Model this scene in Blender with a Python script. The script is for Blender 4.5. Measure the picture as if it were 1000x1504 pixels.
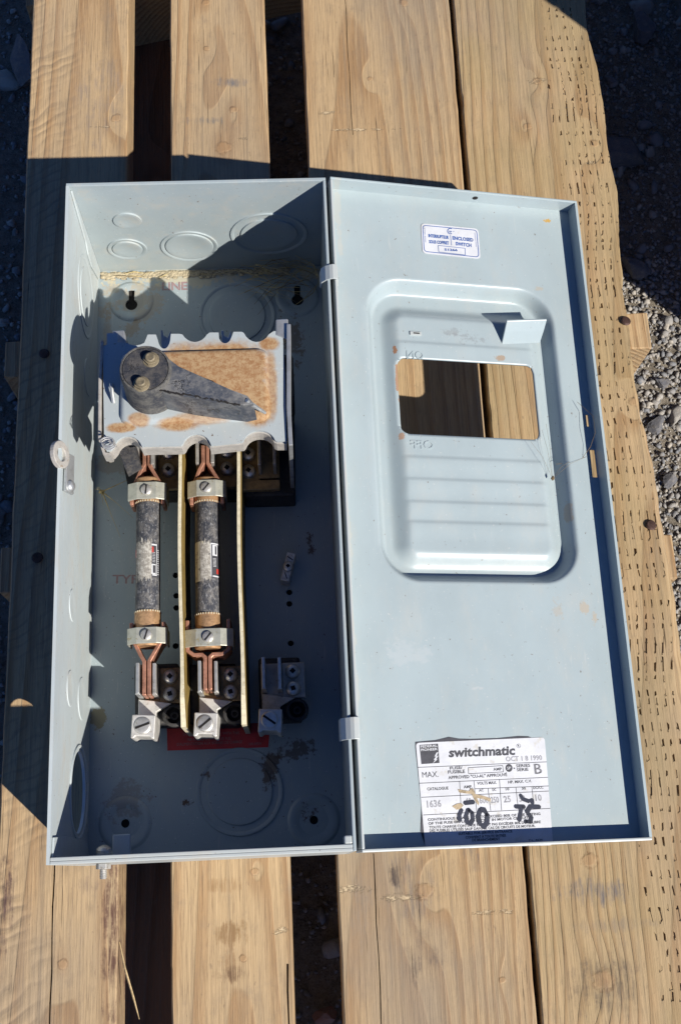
import bpy, bmesh, math, random
from math import sin, cos, pi, radians, sqrt, atan2
from mathutils import Vector, Matrix, Euler
from mathutils.geometry import delaunay_2d_cdt
random.seed(7)
for o in list(bpy.data.objects): bpy.data.objects.remove(o)
SC = bpy.context.scene
COL = SC.collection
S = 0.1                      # coordinates below are written in decimetres

# ------------------------------------------------------------------ camera
CAMP = Vector((0.0198, -2.7996, 9.1064)); CAMR = Euler((0.2995, -0.0273, -0.0439), 'XYZ'); FPX = 1704.81
cd = bpy.data.cameras.new('camera'); cam = bpy.data.objects.new('camera', cd); COL.objects.link(cam)
cam.location = CAMP * S; cam.rotation_euler = CAMR
cd.sensor_fit = 'HORIZONTAL'; cd.sensor_width = 36; cd.lens = FPX / 1000 * 36
cd.clip_start = 0.01; cd.clip_end = 200
cd.dof.use_dof = False
SC.camera = cam
# ------------------------------------------------------------------ world, sun, exposure
SUNV = Vector((0.88, -0.85, 1.0)).normalized()
w = bpy.data.worlds.new('World'); SC.world = w; w.use_nodes = True
wn = w.node_tree; bg = wn.nodes['Background']
sky = wn.nodes.new('ShaderNodeTexSky'); sky.sky_type = 'NISHITA'; sky.sun_disc = False
sky.sun_elevation = math.asin(SUNV.z); sky.sun_rotation = atan2(SUNV.x, SUNV.y); sky.altitude = 2500; sky.dust_density = 0.0; sky.ozone_density = 5.0; sky.air_density = 1.0
tint = wn.nodes.new('ShaderNodeMix'); tint.data_type = 'RGBA'; tint.blend_type = 'MULTIPLY'; tint.inputs[0].default_value = 1; tint.inputs[7].default_value = (.72, .98, 1.40, 1)
wn.links.new(sky.outputs[0], tint.inputs[6]); wn.links.new(tint.outputs[2], bg.inputs[0]); bg.inputs[1].default_value = 0.05
sd = bpy.data.lights.new('sun', 'SUN'); sun = bpy.data.objects.new('sun', sd); COL.objects.link(sun)
sd.energy = 5.0; sd.angle = radians(0.53); sd.color = (1.0, 0.95, 0.87)
sun.rotation_euler = SUNV.to_track_quat('Z', 'Y').to_euler(); sun.location = (2, -2, 3)
SC.view_settings.view_transform = 'Standard'; SC.view_settings.look = 'None'
SC.view_settings.exposure = 0.44; SC.view_settings.gamma = 1.0

# ------------------------------------------------------------------ geometry helpers
RM = CAMR.to_matrix()
def ray(px, py): return RM @ Vector(((px-500)/FPX, -(py-752)/FPX, -1.0))
def at(px, py, z):            # point of height z that the photograph shows at (px, py)
    d = ray(px, py); return CAMP + d * ((z - CAMP.z) / d.z)
def atX(px, py, X):
    d = ray(px, py); return CAMP + d * ((X - CAMP.x) / d.x)
def atY(px, py, Y):
    d = ray(px, py); return CAMP + d * ((Y - CAMP.y) / d.y)

class MB:
    def __init__(s): s.v = []; s.f = []; s.m = []; s.sm = []
    def add(s, vs, fs, mi=0, smooth=False):
        b = len(s.v); s.v += [tuple(v) for v in vs]
        for f in fs: s.f.append([b+i for i in f]); s.m.append(mi); s.sm.append(smooth)
        return s
    def box(s, x0, x1, y0, y1, z0, z1, T=None, mi=0):
        T = T or (lambda x, y, z: (x, y, z))
        vs = [T(x, y, z) for z in (z0, z1) for y in (y0, y1) for x in (x0, x1)]
        return s.add(vs, [(0,2,3,1),(4,5,7,6),(0,1,5,4),(2,6,7,3),(0,4,6,2),(1,3,7,5)], mi)
    def prism(s, pts, z0, z1, T=None, mi=0, smooth=False):
        T = T or (lambda x, y, z: (x, y, z)); n = len(pts)
        a = sum(pts[i][0]*pts[(i+1)%n][1]-pts[(i+1)%n][0]*pts[i][1] for i in range(n))
        if a < 0: pts = pts[::-1]
        vs = [T(p[0], p[1], z0) for p in pts] + [T(p[0], p[1], z1) for p in pts]
        s.add(vs, [tuple(range(n))[::-1], tuple(range(n, 2*n))], mi)
        return s.add(vs, [(i, (i+1)%n, n+(i+1)%n, n+i) for i in range(n)], mi, smooth)
    def lathe(s, prof, c, ax=(0,0,1), n=24, mi=0, smooth=True, cap=True):
        ax = Vector(ax).normalized(); u = ax.orthogonal().normalized(); w_ = ax.cross(u); c = Vector(c)
        vs = []
        for r, h in prof:
            for k in range(n):
                a = 2*pi*k/n; vs.append(c + ax*h + u*(r*cos(a)) + w_*(r*sin(a)))
        fs = []
        for j in range(len(prof)-1):
            for k in range(n):
                k2 = (k+1) % n; fs.append((j*n+k, j*n+k2, (j+1)*n+k2, (j+1)*n+k))
        s.add(vs, fs, mi, smooth)
        if cap:
            s.add(vs[:n], [tuple(range(n))[::-1]], mi, False); s.add(vs[-n:], [tuple(range(n))], mi, False)
        return s
    def tube(s, pts, r, n=8, mi=0, cap=True):
        pts = [Vector(p) for p in pts]; rs = r if isinstance(r, (list, tuple)) else [r]*len(pts)
        vs = []; up = Vector((0.13, 0.21, 1)).normalized()
        for i, p in enumerate(pts):
            t = (pts[min(i+1, len(pts)-1)] - pts[max(i-1, 0)]).normalized()
            a = t.cross(up)
            if a.length < 1e-4: a = t.cross(Vector((1, 0, 0)))
            a.normalize(); b = t.cross(a)
            for k in range(n):
                q = 2*pi*k/n; vs.append(p + a*(rs[i]*cos(q)) + b*(rs[i]*sin(q)))
        fs = [(i*n+k, i*n+(k+1)%n, (i+1)*n+(k+1)%n, (i+1)*n+k) for i in range(len(pts)-1) for k in range(n)]
        s.add(vs, fs, mi, True)
        if cap: s.add(vs[:n], [tuple(range(n))[::-1]], mi); s.add(vs[-n:], [tuple(range(n))], mi)
        return s
    def strip(s, path, th, h0, h1, T=None, mi=0, closed=False, smooth=False):   # sheet standing on a plan path
        T = T or (lambda x, y, z: (x, y, z)); P = [Vector((p[0], p[1])) for p in path]; n = len(P)
        L = []; R = []
        for i in range(n):
            if closed: a, b = P[i-1], P[(i+1) % n]; d0 = (P[i]-a).normalized(); d1 = (b-P[i]).normalized()
            else:
                d0 = (P[i]-P[i-1]).normalized() if i else (P[1]-P[0]).normalized()
                d1 = (P[i+1]-P[i]).normalized() if i < n-1 else d0
            d = (d0+d1); d = d.normalized() if d.length > 1e-5 else d0
            nn = Vector((-d.y, d.x)); k = 1/max(0.5, nn.dot(Vector((-d0.y, d0.x))))
            L.append(P[i]+nn*th/2*k); R.append(P[i]-nn*th/2*k)
        vs = []
        for i in range(n): vs += [T(L[i].x, L[i].y, h0), T(R[i].x, R[i].y, h0), T(R[i].x, R[i].y, h1), T(L[i].x, L[i].y, h1)]
        fs = []
        for i in range(n if closed else n-1):
            a = 4*i; b = 4*((i+1) % n)
            fs += [(a+1, b+1, b+2, a+2), (b, a, a+3, b+3), (a+2, b+2, b+3, a+3), (a, b, b+1, a+1)]
        if not closed: fs += [(0, 1, 2, 3), (4*n-4, 4*n-1, 4*n-2, 4*n-3)]
        return s.add(vs, fs, mi, smooth)
    def loft(s, rings, mi=0, smooth=True, cap=True):
        n = len(rings[0]); vs = [v for r in rings for v in r]
        fs = [(j*n+k, j*n+(k+1)%n, (j+1)*n+(k+1)%n, (j+1)*n+k) for j in range(len(rings)-1) for k in range(n)]
        s.add(vs, fs, mi, smooth)
        if cap: s.add(rings[-1], [tuple(range(n))], mi, smooth)
        return s
    def sheet(s, outer, holes, z0, z1, T=None, mi=0):       # flat plate with real holes
        T = T or (lambda x, y, z: (x, y, z))
        loops = [list(outer)] + [list(h) for h in holes]
        pts = []; cons = []
        for lp in loops:
            b = len(pts); pts += [Vector((p[0], p[1])) for p in lp]; cons.append(list(range(b, b+len(lp))))
        vo, eo, fo, _, _, ofc = delaunay_2d_cdt(pts, [], cons, 1, 1e-6)
        tri = []
        for f, of in zip(fo, ofc):
            c = sum((vo[i] for i in f), Vector((0, 0)))/len(f)
            if inside(c, loops[0]) and not any(inside(c, h) for h in loops[1:]): tri.append(tuple(f))
        for zz, rev in ((z1, False), (z0, True)):
            vs = [T(p[0], p[1], zz) for p in vo]
            s.add(vs, [t[::-1] if rev else t for t in tri], mi)
        for li, lp in enumerate(loops):
            n = len(lp); vs = [T(p[0], p[1], z0) for p in lp]+[T(p[0], p[1], z1) for p in lp]
            s.add(vs, [(i, (i+1)%n, n+(i+1)%n, n+i) for i in range(n)], mi)
        return s
    def build(s, name, mats, parent=None, label=None, kind=None, bevel=0, fixn=True, solid=0):
        me = bpy.data.meshes.new(name)
        org = Vector(parent['_o']) if parent is not None and '_o' in parent else Vector((0, 0, 0))
        me.from_pydata([tuple((Vector(v)-org)*S) for v in s.v], [], s.f)
        if not isinstance(mats, (list, tuple)): mats = [mats]
        for m_ in mats: me.materials.append(m_)
        me.polygons.foreach_set('material_index', s.m); me.polygons.foreach_set('use_smooth', s.sm)
        if fixn or bevel or solid:
            bm = bmesh.new(); bm.from_mesh(me); bmesh.ops.remove_doubles(bm, verts=bm.verts, dist=2e-6)
            if fixn: bmesh.ops.recalc_face_normals(bm, faces=bm.faces)
            bm.to_mesh(me); bm.free()
        if any(s.sm): me.set_sharp_from_angle(angle=radians(38))
        o = bpy.data.objects.new(name, me); COL.objects.link(o)
        if parent is not None:
            o.parent = parent; o['_o'] = [org.x, org.y, org.z]
        else: o['_o'] = [0, 0, 0]
        if label: o['label'] = label
        if kind: o['kind'] = kind
        if bevel:
            b = o.modifiers.new('bevel', 'BEVEL'); b.width = bevel*S; b.segments = 2; b.limit_method = 'ANGLE'; b.angle_limit = radians(40)
        return o
def inside(c, lp):
    r = False; n = len(lp)
    for i in range(n):
        a, b = lp[i], lp[(i+1) % n]
        if (a[1] > c[1]) != (b[1] > c[1]) and c[0] < (b[0]-a[0])*(c[1]-a[1])/(b[1]-a[1])+a[0]: r = not r
    return r
def thing(name, label, cat, loc, group=None):
    o = bpy.data.objects.new(name, None); COL.objects.link(o); o.location = Vector(loc)*S
    o.empty_display_size = 0.02; o['_o'] = list(loc); o['label'] = label; o['category'] = cat
    if group: o['group'] = group
    return o
def tag(o, label, cat, group=None):
    o['label'] = label; o['category'] = cat
    if group: o['group'] = group
    return o
def circle(cx, cy, r, n=28, a0=0): return [(cx+r*cos(a0+2*pi*k/n), cy+r*sin(a0+2*pi*k/n)) for k in range(n)]
def rrect(x0, x1, y0, y1, r, n=6):
    P = []
    for cx, cy, a in ((x1-r, y1-r, 0), (x0+r, y1-r, pi/2), (x0+r, y0+r, pi), (x1-r, y0+r, 3*pi/2)):
        for k in range(n+1): P.append((cx+r*cos(a+pi/2*k/n), cy+r*sin(a+pi/2*k/n)))
    return P

# ------------------------------------------------------------------ material helpers
class NT:
    def __init__(s, name):
        s.mat = bpy.data.materials.new(name); s.mat.use_nodes = True; s.t = s.mat.node_tree; s.t.nodes.clear()
        s.out = s.t.nodes.new('ShaderNodeOutputMaterial'); s.b = s.t.nodes.new('ShaderNodeBsdfPrincipled')
        s.t.links.new(s.b.outputs[0], s.out.inputs[0])
        g = s.t.nodes.new('ShaderNodeNewGeometry'); s.geo = g
        s.P = s.vm('SCALE', g.outputs['Position'], 10.0)
        sp = s.t.nodes.new('ShaderNodeSeparateXYZ'); s.t.links.new(s.P, sp.inputs[0]); s.x, s.y, s.z = sp.outputs
    def put(s, sock, val):
        if isinstance(val, bpy.types.NodeSocket): s.t.links.new(val, sock)
        else: sock.default_value = val
    def vm(s, op, a, b):
        n = s.t.nodes.new('ShaderNodeVectorMath'); n.operation = op; s.put(n.inputs[0], a)
        if op == 'SCALE': s.put(n.inputs['Scale'], b)
        else: s.put(n.inputs[1], b)
        return n.outputs[0]
    def m(s, op, a, b=0.0, c=0.0, clamp=False):
        n = s.t.nodes.new('ShaderNodeMath'); n.operation = op; n.use_clamp = clamp
        s.put(n.inputs[0], a); s.put(n.inputs[1], b)
        if op in ('MULTIPLY_ADD', 'SMOOTH_MIN', 'COMPARE'): s.put(n.inputs[2], c)
        return n.outputs[0]
    def noise(s, scale=(1, 1, 1), detail=4, rough=.55, vec=None, dist=0.0, col=False, off=0.0):
        n = s.t.nodes.new('ShaderNodeTexNoise'); n.inputs['Scale'].default_value = 1
        n.inputs['Detail'].default_value = detail; n.inputs['Roughness'].default_value = rough; n.inputs['Distortion'].default_value = dist
        if not isinstance(scale, tuple): scale = (scale,)*3
        v = s.vm('MULTIPLY', vec or s.P, scale)
        if off: v = s.vm('ADD', v, (off, off*1.7, off*.6))
        s.t.links.new(v, n.inputs['Vector']); return n.outputs[1 if col else 0]
    def voro(s, scale=1, feat='F1', out=0, vec=None, rnd=1.0):
        n = s.t.nodes.new('ShaderNodeTexVoronoi'); n.feature = feat; n.inputs['Scale'].default_value = 1; n.inputs['Randomness'].default_value = rnd
        if not isinstance(scale, tuple): scale = (scale,)*3
        s.t.links.new(s.vm('MULTIPLY', vec or s.P, scale), n.inputs['Vector']); return n.outputs[out]
    def step(s, v, a, b):     # smooth ramp 0..1 while v goes a..b
        n = s.t.nodes.new('ShaderNodeMapRange'); n.interpolation_type = 'SMOOTHSTEP'
        s.put(n.inputs[0], v); n.inputs[1].default_value = a; n.inputs[2].default_value = b
        if a > b: n.inputs[1].default_value = b; n.inputs[2].default_value = a; n.inputs[3].default_value = 1; n.inputs[4].default_value = 0
        return n.outputs[0]
    def mix(s, f, a, b, mode='MIX'):
        n = s.t.nodes.new('ShaderNodeMix'); n.data_type = 'RGBA'; n.blend_type = mode; n.clamp_factor = True
        s.put(n.inputs[0], f)
        for k, v in ((6, a), (7, b)):
            s.put(n.inputs[k], v if isinstance(v, bpy.types.NodeSocket) else (*v[:3], 1))
        return n.outputs[2]
    def blob(s, x, y, rx, ry, soft=.5, warp=None, rot=0):     # stain of its own shape in plan
        dx = s.m('SUBTRACT', s.x, x); dy = s.m('SUBTRACT', s.y, y)
        if rot:
            c, q = cos(rot), sin(rot)
            a = s.m('ADD', s.m('MULTIPLY', dx, c), s.m('MULTIPLY', dy, q)); b = s.m('SUBTRACT', s.m('MULTIPLY', dy, c), s.m('MULTIPLY', dx, q)); dx, dy = a, b
        d = s.m('ADD', s.m('POWER', s.m('ABSOLUTE', s.m('DIVIDE', dx, rx)), 2.0), s.m('POWER', s.m('ABSOLUTE', s.m('DIVIDE', dy, ry)), 2.0))
        if warp is not None: d = s.m('ADD', d, warp)
        return s.step(d, 1.0+soft, 1.0-soft)
    def bump(s, h, strength=.3, dist=.002, prev=None):
        n = s.t.nodes.new('ShaderNodeBump'); n.inputs['Strength'].default_value = strength; n.inputs['Distance'].default_value = dist
        s.put(n.inputs['Height'], h)
        if prev is not None: s.t.links.new(prev, n.inputs['Normal'])
        return n.outputs[0]
    def fin(s, col, rough=.5, metal=0.0, normal=None, spec=.5, coat=0):
        s.put(s.b.inputs['Base Color'], col if isinstance(col, bpy.types.NodeSocket) else (*col, 1))
        s.put(s.b.inputs['Roughness'], rough); s.put(s.b.inputs['Metallic'], metal); s.b.inputs['Specular IOR Level'].default_value = spec
        if normal is not None: s.t.links.new(normal, s.b.inputs['Normal'])
        if coat: s.b.inputs['Coat Weight'].default_value = coat
        return s.mat

def wood(name, cx, pith, early=(.435, .305, .168), late=(.29, .165, .075), knots=(), stains=(), scrapes=(), saw=0.0, ringw=.05, grey=.35, off=0.0, tilt=.02, green=0.0, gx=1.0):
    t = NT(name)
    wl = t.m('MULTIPLY', t.m('SUBTRACT', t.noise((.55, .10, .55), 2, off=off), .5), .95)
    wl2 = t.m('MULTIPLY', t.m('SUBTRACT', t.noise((3.5, .45, 3.5), 3, off=off+3), .5), .07)
    px = t.m('ADD', t.m('SUBTRACT', t.x, pith[0]), t.m('ADD', wl, wl2))
    pz = t.m('ADD', t.m('SUBTRACT', t.z, pith[1]), t.m('MULTIPLY', t.y, tilt))
    r = t.m('SQRT', t.m('ADD', t.m('MULTIPLY', px, px), t.m('MULTIPLY', pz, pz)))
    kcore = None; kring = None
    for (kx, ky, kr) in knots:
        dx = t.m('SUBTRACT', t.x, kx); dy = t.m('SUBTRACT', t.y, ky)
        q = t.m('ADD', t.m('MULTIPLY', dx, dx), t.m('MULTIPLY', t.m('MULTIPLY', dy, dy), .22))
        g = t.m('EXPONENT', t.m('MULTIPLY', q, -1/(2*(kr*1.6)**2)))
        r = t.m('ADD', r, t.m('MULTIPLY', g, kr*1.0))
        qq = t.m('SQRT', t.m('ADD', t.m('MULTIPLY', dx, dx), t.m('MULTIPLY', t.m('MULTIPLY', dy, dy), 1.4)))
        qq = t.m('ADD', qq, t.m('MULTIPLY', t.m('SUBTRACT', t.noise(14, 3), .5), kr*1.1))
        c1 = t.step(qq, kr, kr*.55); c2 = t.step(t.m('ABSOLUTE', t.m('SUBTRACT', qq, kr*.95)), kr*.28, 0)
        kcore = c1 if kcore is None else t.m('MAXIMUM', kcore, c1)
        kring = c2 if kring is None else t.m('MAXIMUM', kring, c2)
    fr = t.m('FRACT', t.m('DIVIDE', r, ringw))
    late_m = t.m('MULTIPLY', t.step(fr, .35, .88), t.step(fr, 1.0, .93))
    fib = t.noise((46, 1.6, 46), 4, .6, off=off)
    fib2 = t.noise((110, 4, 110), 3, .7, off=off)
    lm = t.m('MULTIPLY', late_m, t.m('MULTIPLY_ADD', t.noise((2.2, .5, 2.2), 3, off=off+9), 1.1, .15, clamp=True))
    col = t.mix(lm, early, late)
    col = t.mix(t.m('MULTIPLY', t.step(fib, .42, .75), .45), col, (early[0]*1.22, early[1]*1.25, early[2]*1.3))
    col = t.mix(t.m('MULTIPLY', t.step(fib2, .52, .3), .5), col, (.16, .105, .06))
    strk = t.noise((22, .32, 22), 4, .65, off=off+40)
    col = t.mix(t.m('MULTIPLY', t.step(strk, .50, .68), .38), col, (.17, .13, .09))
    big = t.noise((1.1, .45, 1.1), 5, .6, off=off+5)
    col = t.mix(t.m('MULTIPLY', t.step(big, .42, .72), grey), col, (.235, .195, .15))
    mid = t.noise((7, 4.5, 5), 5, .7, off=off+13)
    col = t.mix(t.m('MULTIPLY', t.step(mid, .52, .78), .42), col, (.20, .155, .11))
    if green: col = t.mix(t.m('MULTIPLY', t.step(t.noise((1.5, 1.0, 1.5), 4, off=off+31), .3, .6), green), col, (.27, .215, .10))
    col = t.mix(t.m('MULTIPLY', t.step(t.noise((24, 9, 24), 3, .7, off=off+17), .66, .74), .35), col, (.11, .08, .06))
    h = t.m('ADD', t.m('MULTIPLY', late_m, .45), t.m('MULTIPLY', fib, .9))
    if saw:
        wv = t.m('SINE', t.m('MULTIPLY', t.m('ADD', t.m('ADD', t.y, t.m('MULTIPLY', t.x, -.62)), t.m('MULTIPLY', t.noise((1.4, 1.4, 1.4), 3), .45)), 60))
        msk = t.m('MULTIPLY', t.m('MULTIPLY', t.step(t.noise((2.5, 1.6, 2.5), 4, off=off+2), .36, .62), t.step(t.x, -1.75, -2.05)), saw)
        col = t.mix(t.m('MULTIPLY', t.step(wv, .45, .95), t.m('MULTIPLY', msk, .38)), col, (.16, .12, .085))
        h = t.m('ADD', h, t.m('MULTIPLY', t.m('MULTIPLY', wv, -.25), msk))
    warp = t.m('ADD', t.m('MULTIPLY', t.m('SUBTRACT', t.noise((26, 3.0, 26), 4, .7), .42), 4.5), t.m('MULTIPLY', t.m('SUBTRACT', t.noise((5, 4, 5), 5, .75), .45), 5.0))
    for (x, y, rx, ry, c, a) in stains:
        bl = t.blob(x, y, rx, ry, .8, warp)
        col = t.mix(t.m('MULTIPLY', bl, t.m('MULTIPLY', a*.85, t.m('ADD', .2, t.step(t.noise((40, 3, 40), 4, .7), .35, .65)), clamp=True)), col, c)
    for (x, y, rx, ry) in scrapes:
        wp = t.m('MULTIPLY', t.m('SUBTRACT', t.noise((12, 22, 12), 5, .85), .42), 11.0)
        bl = t.blob(x, y, rx, ry, .35, wp)
        col = t.mix(t.m('MULTIPLY', bl, t.m('MULTIPLY_ADD', t.noise((40, 12, 40), 3, .7), 1.1, .0)), col, (.62, .49, .31)); h = t.m('SUBTRACT', h, t.m('MULTIPLY', bl, .8))
    if kcore is not None:
        col = t.mix(t.m('MULTIPLY', kcore, t.m('MULTIPLY_ADD', t.noise((20, 14, 20), 4, .7), .7, .1)), col, (.33, .19, .09)); col = t.mix(t.m('MULTIPLY', kring, t.m('MULTIPLY_ADD', t.step(t.noise((16, 12, 16), 3, .7, off=2), .4, .65), .55, .0)), col, (.15, .08, .035))
        h = t.m('ADD', h, t.m('MULTIPLY', kcore, .5))
    chk = t.step(t.noise((60, .9, 60), 3, .6, off=off+51), .69, .73); col = t.mix(t.m('MULTIPLY', chk, .75), col, (.07, .045, .025)); h = t.m('SUBTRACT', h, t.m('MULTIPLY', chk, 1.5))
    n = t.bump(h, .85, .0008)
    n = t.bump(t.noise((14, 10, 14), 4, .7), .25, .0009, n)
    return t.fin(col, t.m('MULTIPLY_ADD', fib, .2, .62), 0, n, .25)

def paint(name, base=(.325, .378, .392), dirt=1.0, gloss=.36, rustm=0.0, blobs=(), dust=.5, rustblobs=()):
    t = NT(name)
    mott = t.noise((2.0, 1.2, 2.0), 5, .6)
    col = t.mix(t.step(mott, .25, .75), [c*.94 for c in base], [min(1, c*1.05) for c in base])
    du = t.m('MULTIPLY', t.step(t.noise((5, 2.2, 5), 6, .72), .46, .8), dust)
    col = t.mix(du, col, (.43, .41, .36))
    st = t.m('MULTIPLY', t.step(t.noise((26, 3.0, 26), 4, .7, off=7), .62, .74), .35*dirt)
    col = t.mix(st, col, (.50, .50, .47))
    sp = t.m('MULTIPLY', t.step(t.noise(34, 2, .6, off=2), .70, .76), .75*dirt)
    col = t.mix(sp, col, (.13, .09, .06))
    sp2 = t.m('MULTIPLY', t.step(t.noise((11, 8, 11), 6, .85, off=12), .67, .76), .55*dirt)
    col = t.mix(sp2, col, (.22, .165, .11))
    sp3 = t.m('MULTIPLY', t.step(t.noise(60, 1, .5, off=21), .73, .76), .8*dirt)
    col = t.mix(sp3, col, (.48, .50, .49))
    rough = t.m('ADD', gloss, t.m('MULTIPLY', du, .4))
    warp = t.m('MULTIPLY', t.m('SUBTRACT', t.noise((4.5, 4.5, 4.5), 7, .78), .44), 9.0)
    for (x, y, rx, ry, c, a) in blobs:
        bl = t.m('MULTIPLY', t.blob(x, y, rx, ry, .22, warp), a); col = t.mix(bl, col, c); rough = t.m('ADD', rough, t.m('MULTIPLY', bl, .3))
    if rustm:
        rn = t.step(t.noise((9, 9, 9), 6, .8, off=4), .78-.3*rustm, .86-.28*rustm)
        rc = t.mix(t.noise(40, 3), (.30, .10, .03), (.42, .22, .09)); col = t.mix(rn, col, rc); rough = t.m('ADD', rough, t.m('MULTIPLY', rn, .4))
    if rustblobs:
        rc = t.mix(t.step(t.noise((28, 28, 28), 5, .75), .35, .65), (.27, .135, .055), (.40, .27, .145)); acc = None
        for (x, y, rx, ry, a) in rustblobs:
            bl = t.m('MULTIPLY', t.blob(x, y, rx, ry, .55, t.m('MULTIPLY', warp, .22)), a); acc = bl if acc is None else t.m('MAXIMUM', acc, bl)
        acc = t.m('MULTIPLY', acc, t.step(t.noise((24, 24, 24), 5, .75, off=8), .14, .38))
        col = t.mix(acc, col, rc); rough = t.m('ADD', rough, t.m('MULTIPLY', acc, .4))
    n = t.bump(t.noise(22, 2, .5), .10, .0004)
    n = t.bump(t.noise((1.5, 1.0, 1.5), 2, .5), .25, .0012, n)
    return t.fin(col, rough, 0, n, .5)

def simple(name, c, rough=.5, metal=0.0, vary=.15, spot=None, sc=12, bumps=.2, spec=.5, c2=None, lo=.4, hi=.65):
    t = NT(name); nz = t.noise(sc, 5, .65)
    c2 = c2 or [max(0, v*(1-vary*2)) for v in c]
    col = t.mix(t.step(nz, lo, hi), c, c2)
    if spot: col = t.mix(t.step(t.noise(sc*2.6, 4, .7, off=5), .58, .7), col, spot)
    return t.fin(col, t.m('MULTIPLY_ADD', nz, .25, rough-.1), metal, t.bump(t.noise(sc*3, 4, .7), bumps, .0006), spec)

# ------------------------------------------------------------------ materials
WX = dict(sink=(.10, .07, .05))
def A0(px, py): p = at(px, py, 0); return (p.x, p.y)
def st(px, py, rx, ry, c=(.17, .13, .11), a=.8): p = at(px, py, 0); return (p.x, p.y, rx, ry, c, a)
def scr(px, py, rx, ry): p = at(px, py, 0); return (p.x, p.y, rx, ry)
def kn(px, py, r): p = at(px, py, 0); return (p.x, p.y, r)
M_w1 = wood('wood_board_first', 0, (-1.75, -.9), saw=1.0, knots=[kn(170, 172, .05), kn(335, 341, .03), kn(92, 1417, .045), kn(168, 343, .04)], grey=.45, off=1.3, ringw=.06,
            stains=[st(165, 1360, .09, .75, (.12, .065, .045), 1.3), st(10, 1330, .08, .35, (.10, .06, .05), 1.0), st(130, 1300, .1, .06, (.2, .14, .1), .7), st(150, 150, .25, .5, (.24, .19, .15), .6)], scrapes=[scr(150, 185, .1, .012)])
M_w2 = wood('wood_board_second', 0, (-.55, -1.0), knots=[kn(303, 70, .035), kn(343, 160, .045), kn(328, 216, .08), kn(374, 1281, .035), kn(357, 1408, .03), kn(302, 3, .04)], off=5.1, grey=.35, ringw=.055,
            stains=[st(335, 120, .22, .05, (.12, .12, .13), .9), st(300, 176, .2, .05, (.13, .13, .13), .8), st(335, 1375, .16, .10, (.22, .13, .055), 1.2), st(335, 1410, .08, .28, (.26, .16, .08), 1.0), st(338, 1432, .12, .06, (.15, .09, .05), 1.2), st(330, 1300, .13, .05, (.28, .17, .08), .8)],
            scrapes=[scr(412, 1366, .07, .03), scr(357, 202, .06, .02)])
M_w3 = wood('wood_board_third', 0, (.55, -1.3), knots=[kn(593, 3, .05), kn(623, 1310, .075), kn(543, 115, .03), kn(738, 1440, .03)], off=8.7, grey=.6, ringw=.05,
            stains=[st(605, 1300, .2, .25, (.17, .14, .12), .7), st(580, 1288, .06, .08, (.08, .06, .05), 1.0), st(690, 1265, .08, .12, (.16, .13, .11), .8), st(620, 1410, .14, .18, (.16, .12, .09), .9), st(530, 1330, .1, .3, (.24, .2, .16), .5)],
            scrapes=[scr(733, 1340, .2, .02), scr(590, 1319, .15, .035), scr(514, 1307, .17, .03), scr(530, 190, .3, .015), scr(485, 165, .1, .02)])
M_w4 = wood('wood_board_fourth', 0, (2.9, -1.1), knots=[kn(788, 118, .045), kn(775, 184, .045), kn(865, 1264, .07), kn(887, 1440, .09), kn(872, 210, .05), kn(932, 590, .05)], off=12.2, grey=.45, ringw=.048, green=.35,
            stains=[st(870, 1310, .3, .1, (.13, .12, .12), .9), st(890, 1450, .3, .22, (.14, .105, .07), .9), st(900, 1360, .35, .05, (.2, .16, .12), .6)], scrapes=[scr(787, 118, .1, .03), scr(868, 238, .06, .02)])
M_ws = wood('wood_stringer', 0, (0, -2.2), off=20.5, grey=.2, ringw=.06)
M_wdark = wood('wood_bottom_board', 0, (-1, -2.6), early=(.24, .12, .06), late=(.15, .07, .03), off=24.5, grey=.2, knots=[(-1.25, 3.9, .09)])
M_fresh = simple('wood_end_grain', (.52, .38, .2), .8, 0, .2, None, 18, .5, .2)
# stains on the box floor and rust round the mounting holes are placed where the photograph has them
def b1(px, py, rx, ry, c=(.17, .13, .09), a=.8, z=.06): p = at(px, py, z); return (p.x, p.y, rx, ry, c, a)
M_floor = paint('paint_box_back', base=(.295, .35, .365), dirt=1.6, dust=.35, blobs=[b1(195, 440, .38, .25, (.36, .30, .21), .6), b1(190, 485, .14, .12, (.3, .23, .14), .6), b1(430, 500, .12, .35), b1(400, 560, .2, .1, (.2, .16, .11), .6),
    b1(395, 1125, .08, .25, (.10, .07, .05), .9), b1(430, 1100, .18, .10, (.10, .07, .05), .8), b1(300, 1138, .07, .05, (.10, .07, .05), .9), b1(275, 1178, .06, .04, (.09, .05, .03), 1), b1(445, 1192, .11, .09, (.10, .06, .04), .9),
    b1(185, 1180, .2, .15, (.22, .18, .14), .5), b1(455, 795, .05, .16, (.10, .06, .04), .9), b1(145, 1052, .07, .1, (.22, .18, .08), .8), b1(170, 680, .3, .15, (.25, .2, .14), .5), b1(158, 540, .05, .8, (.3, .25, .19), .5), b1(300, 403, 1.3, .10, (.5, .44, .3), .7)])
M_wall = paint('paint_box_wall', dirt=1.0, dust=.75)
M_wallL = paint('paint_chalky_lit_wall', base=(.45, .50, .505), dirt=1.0, dust=.9, gloss=.5)  # dusty, and base lightened to carry the light the dust scatters back
def bd(px, py, rx, ry, c=(.36, .27, .17), a=.6): p = at(px, py, 1.1); return (p.x, p.y, rx, ry, c, a)
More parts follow.
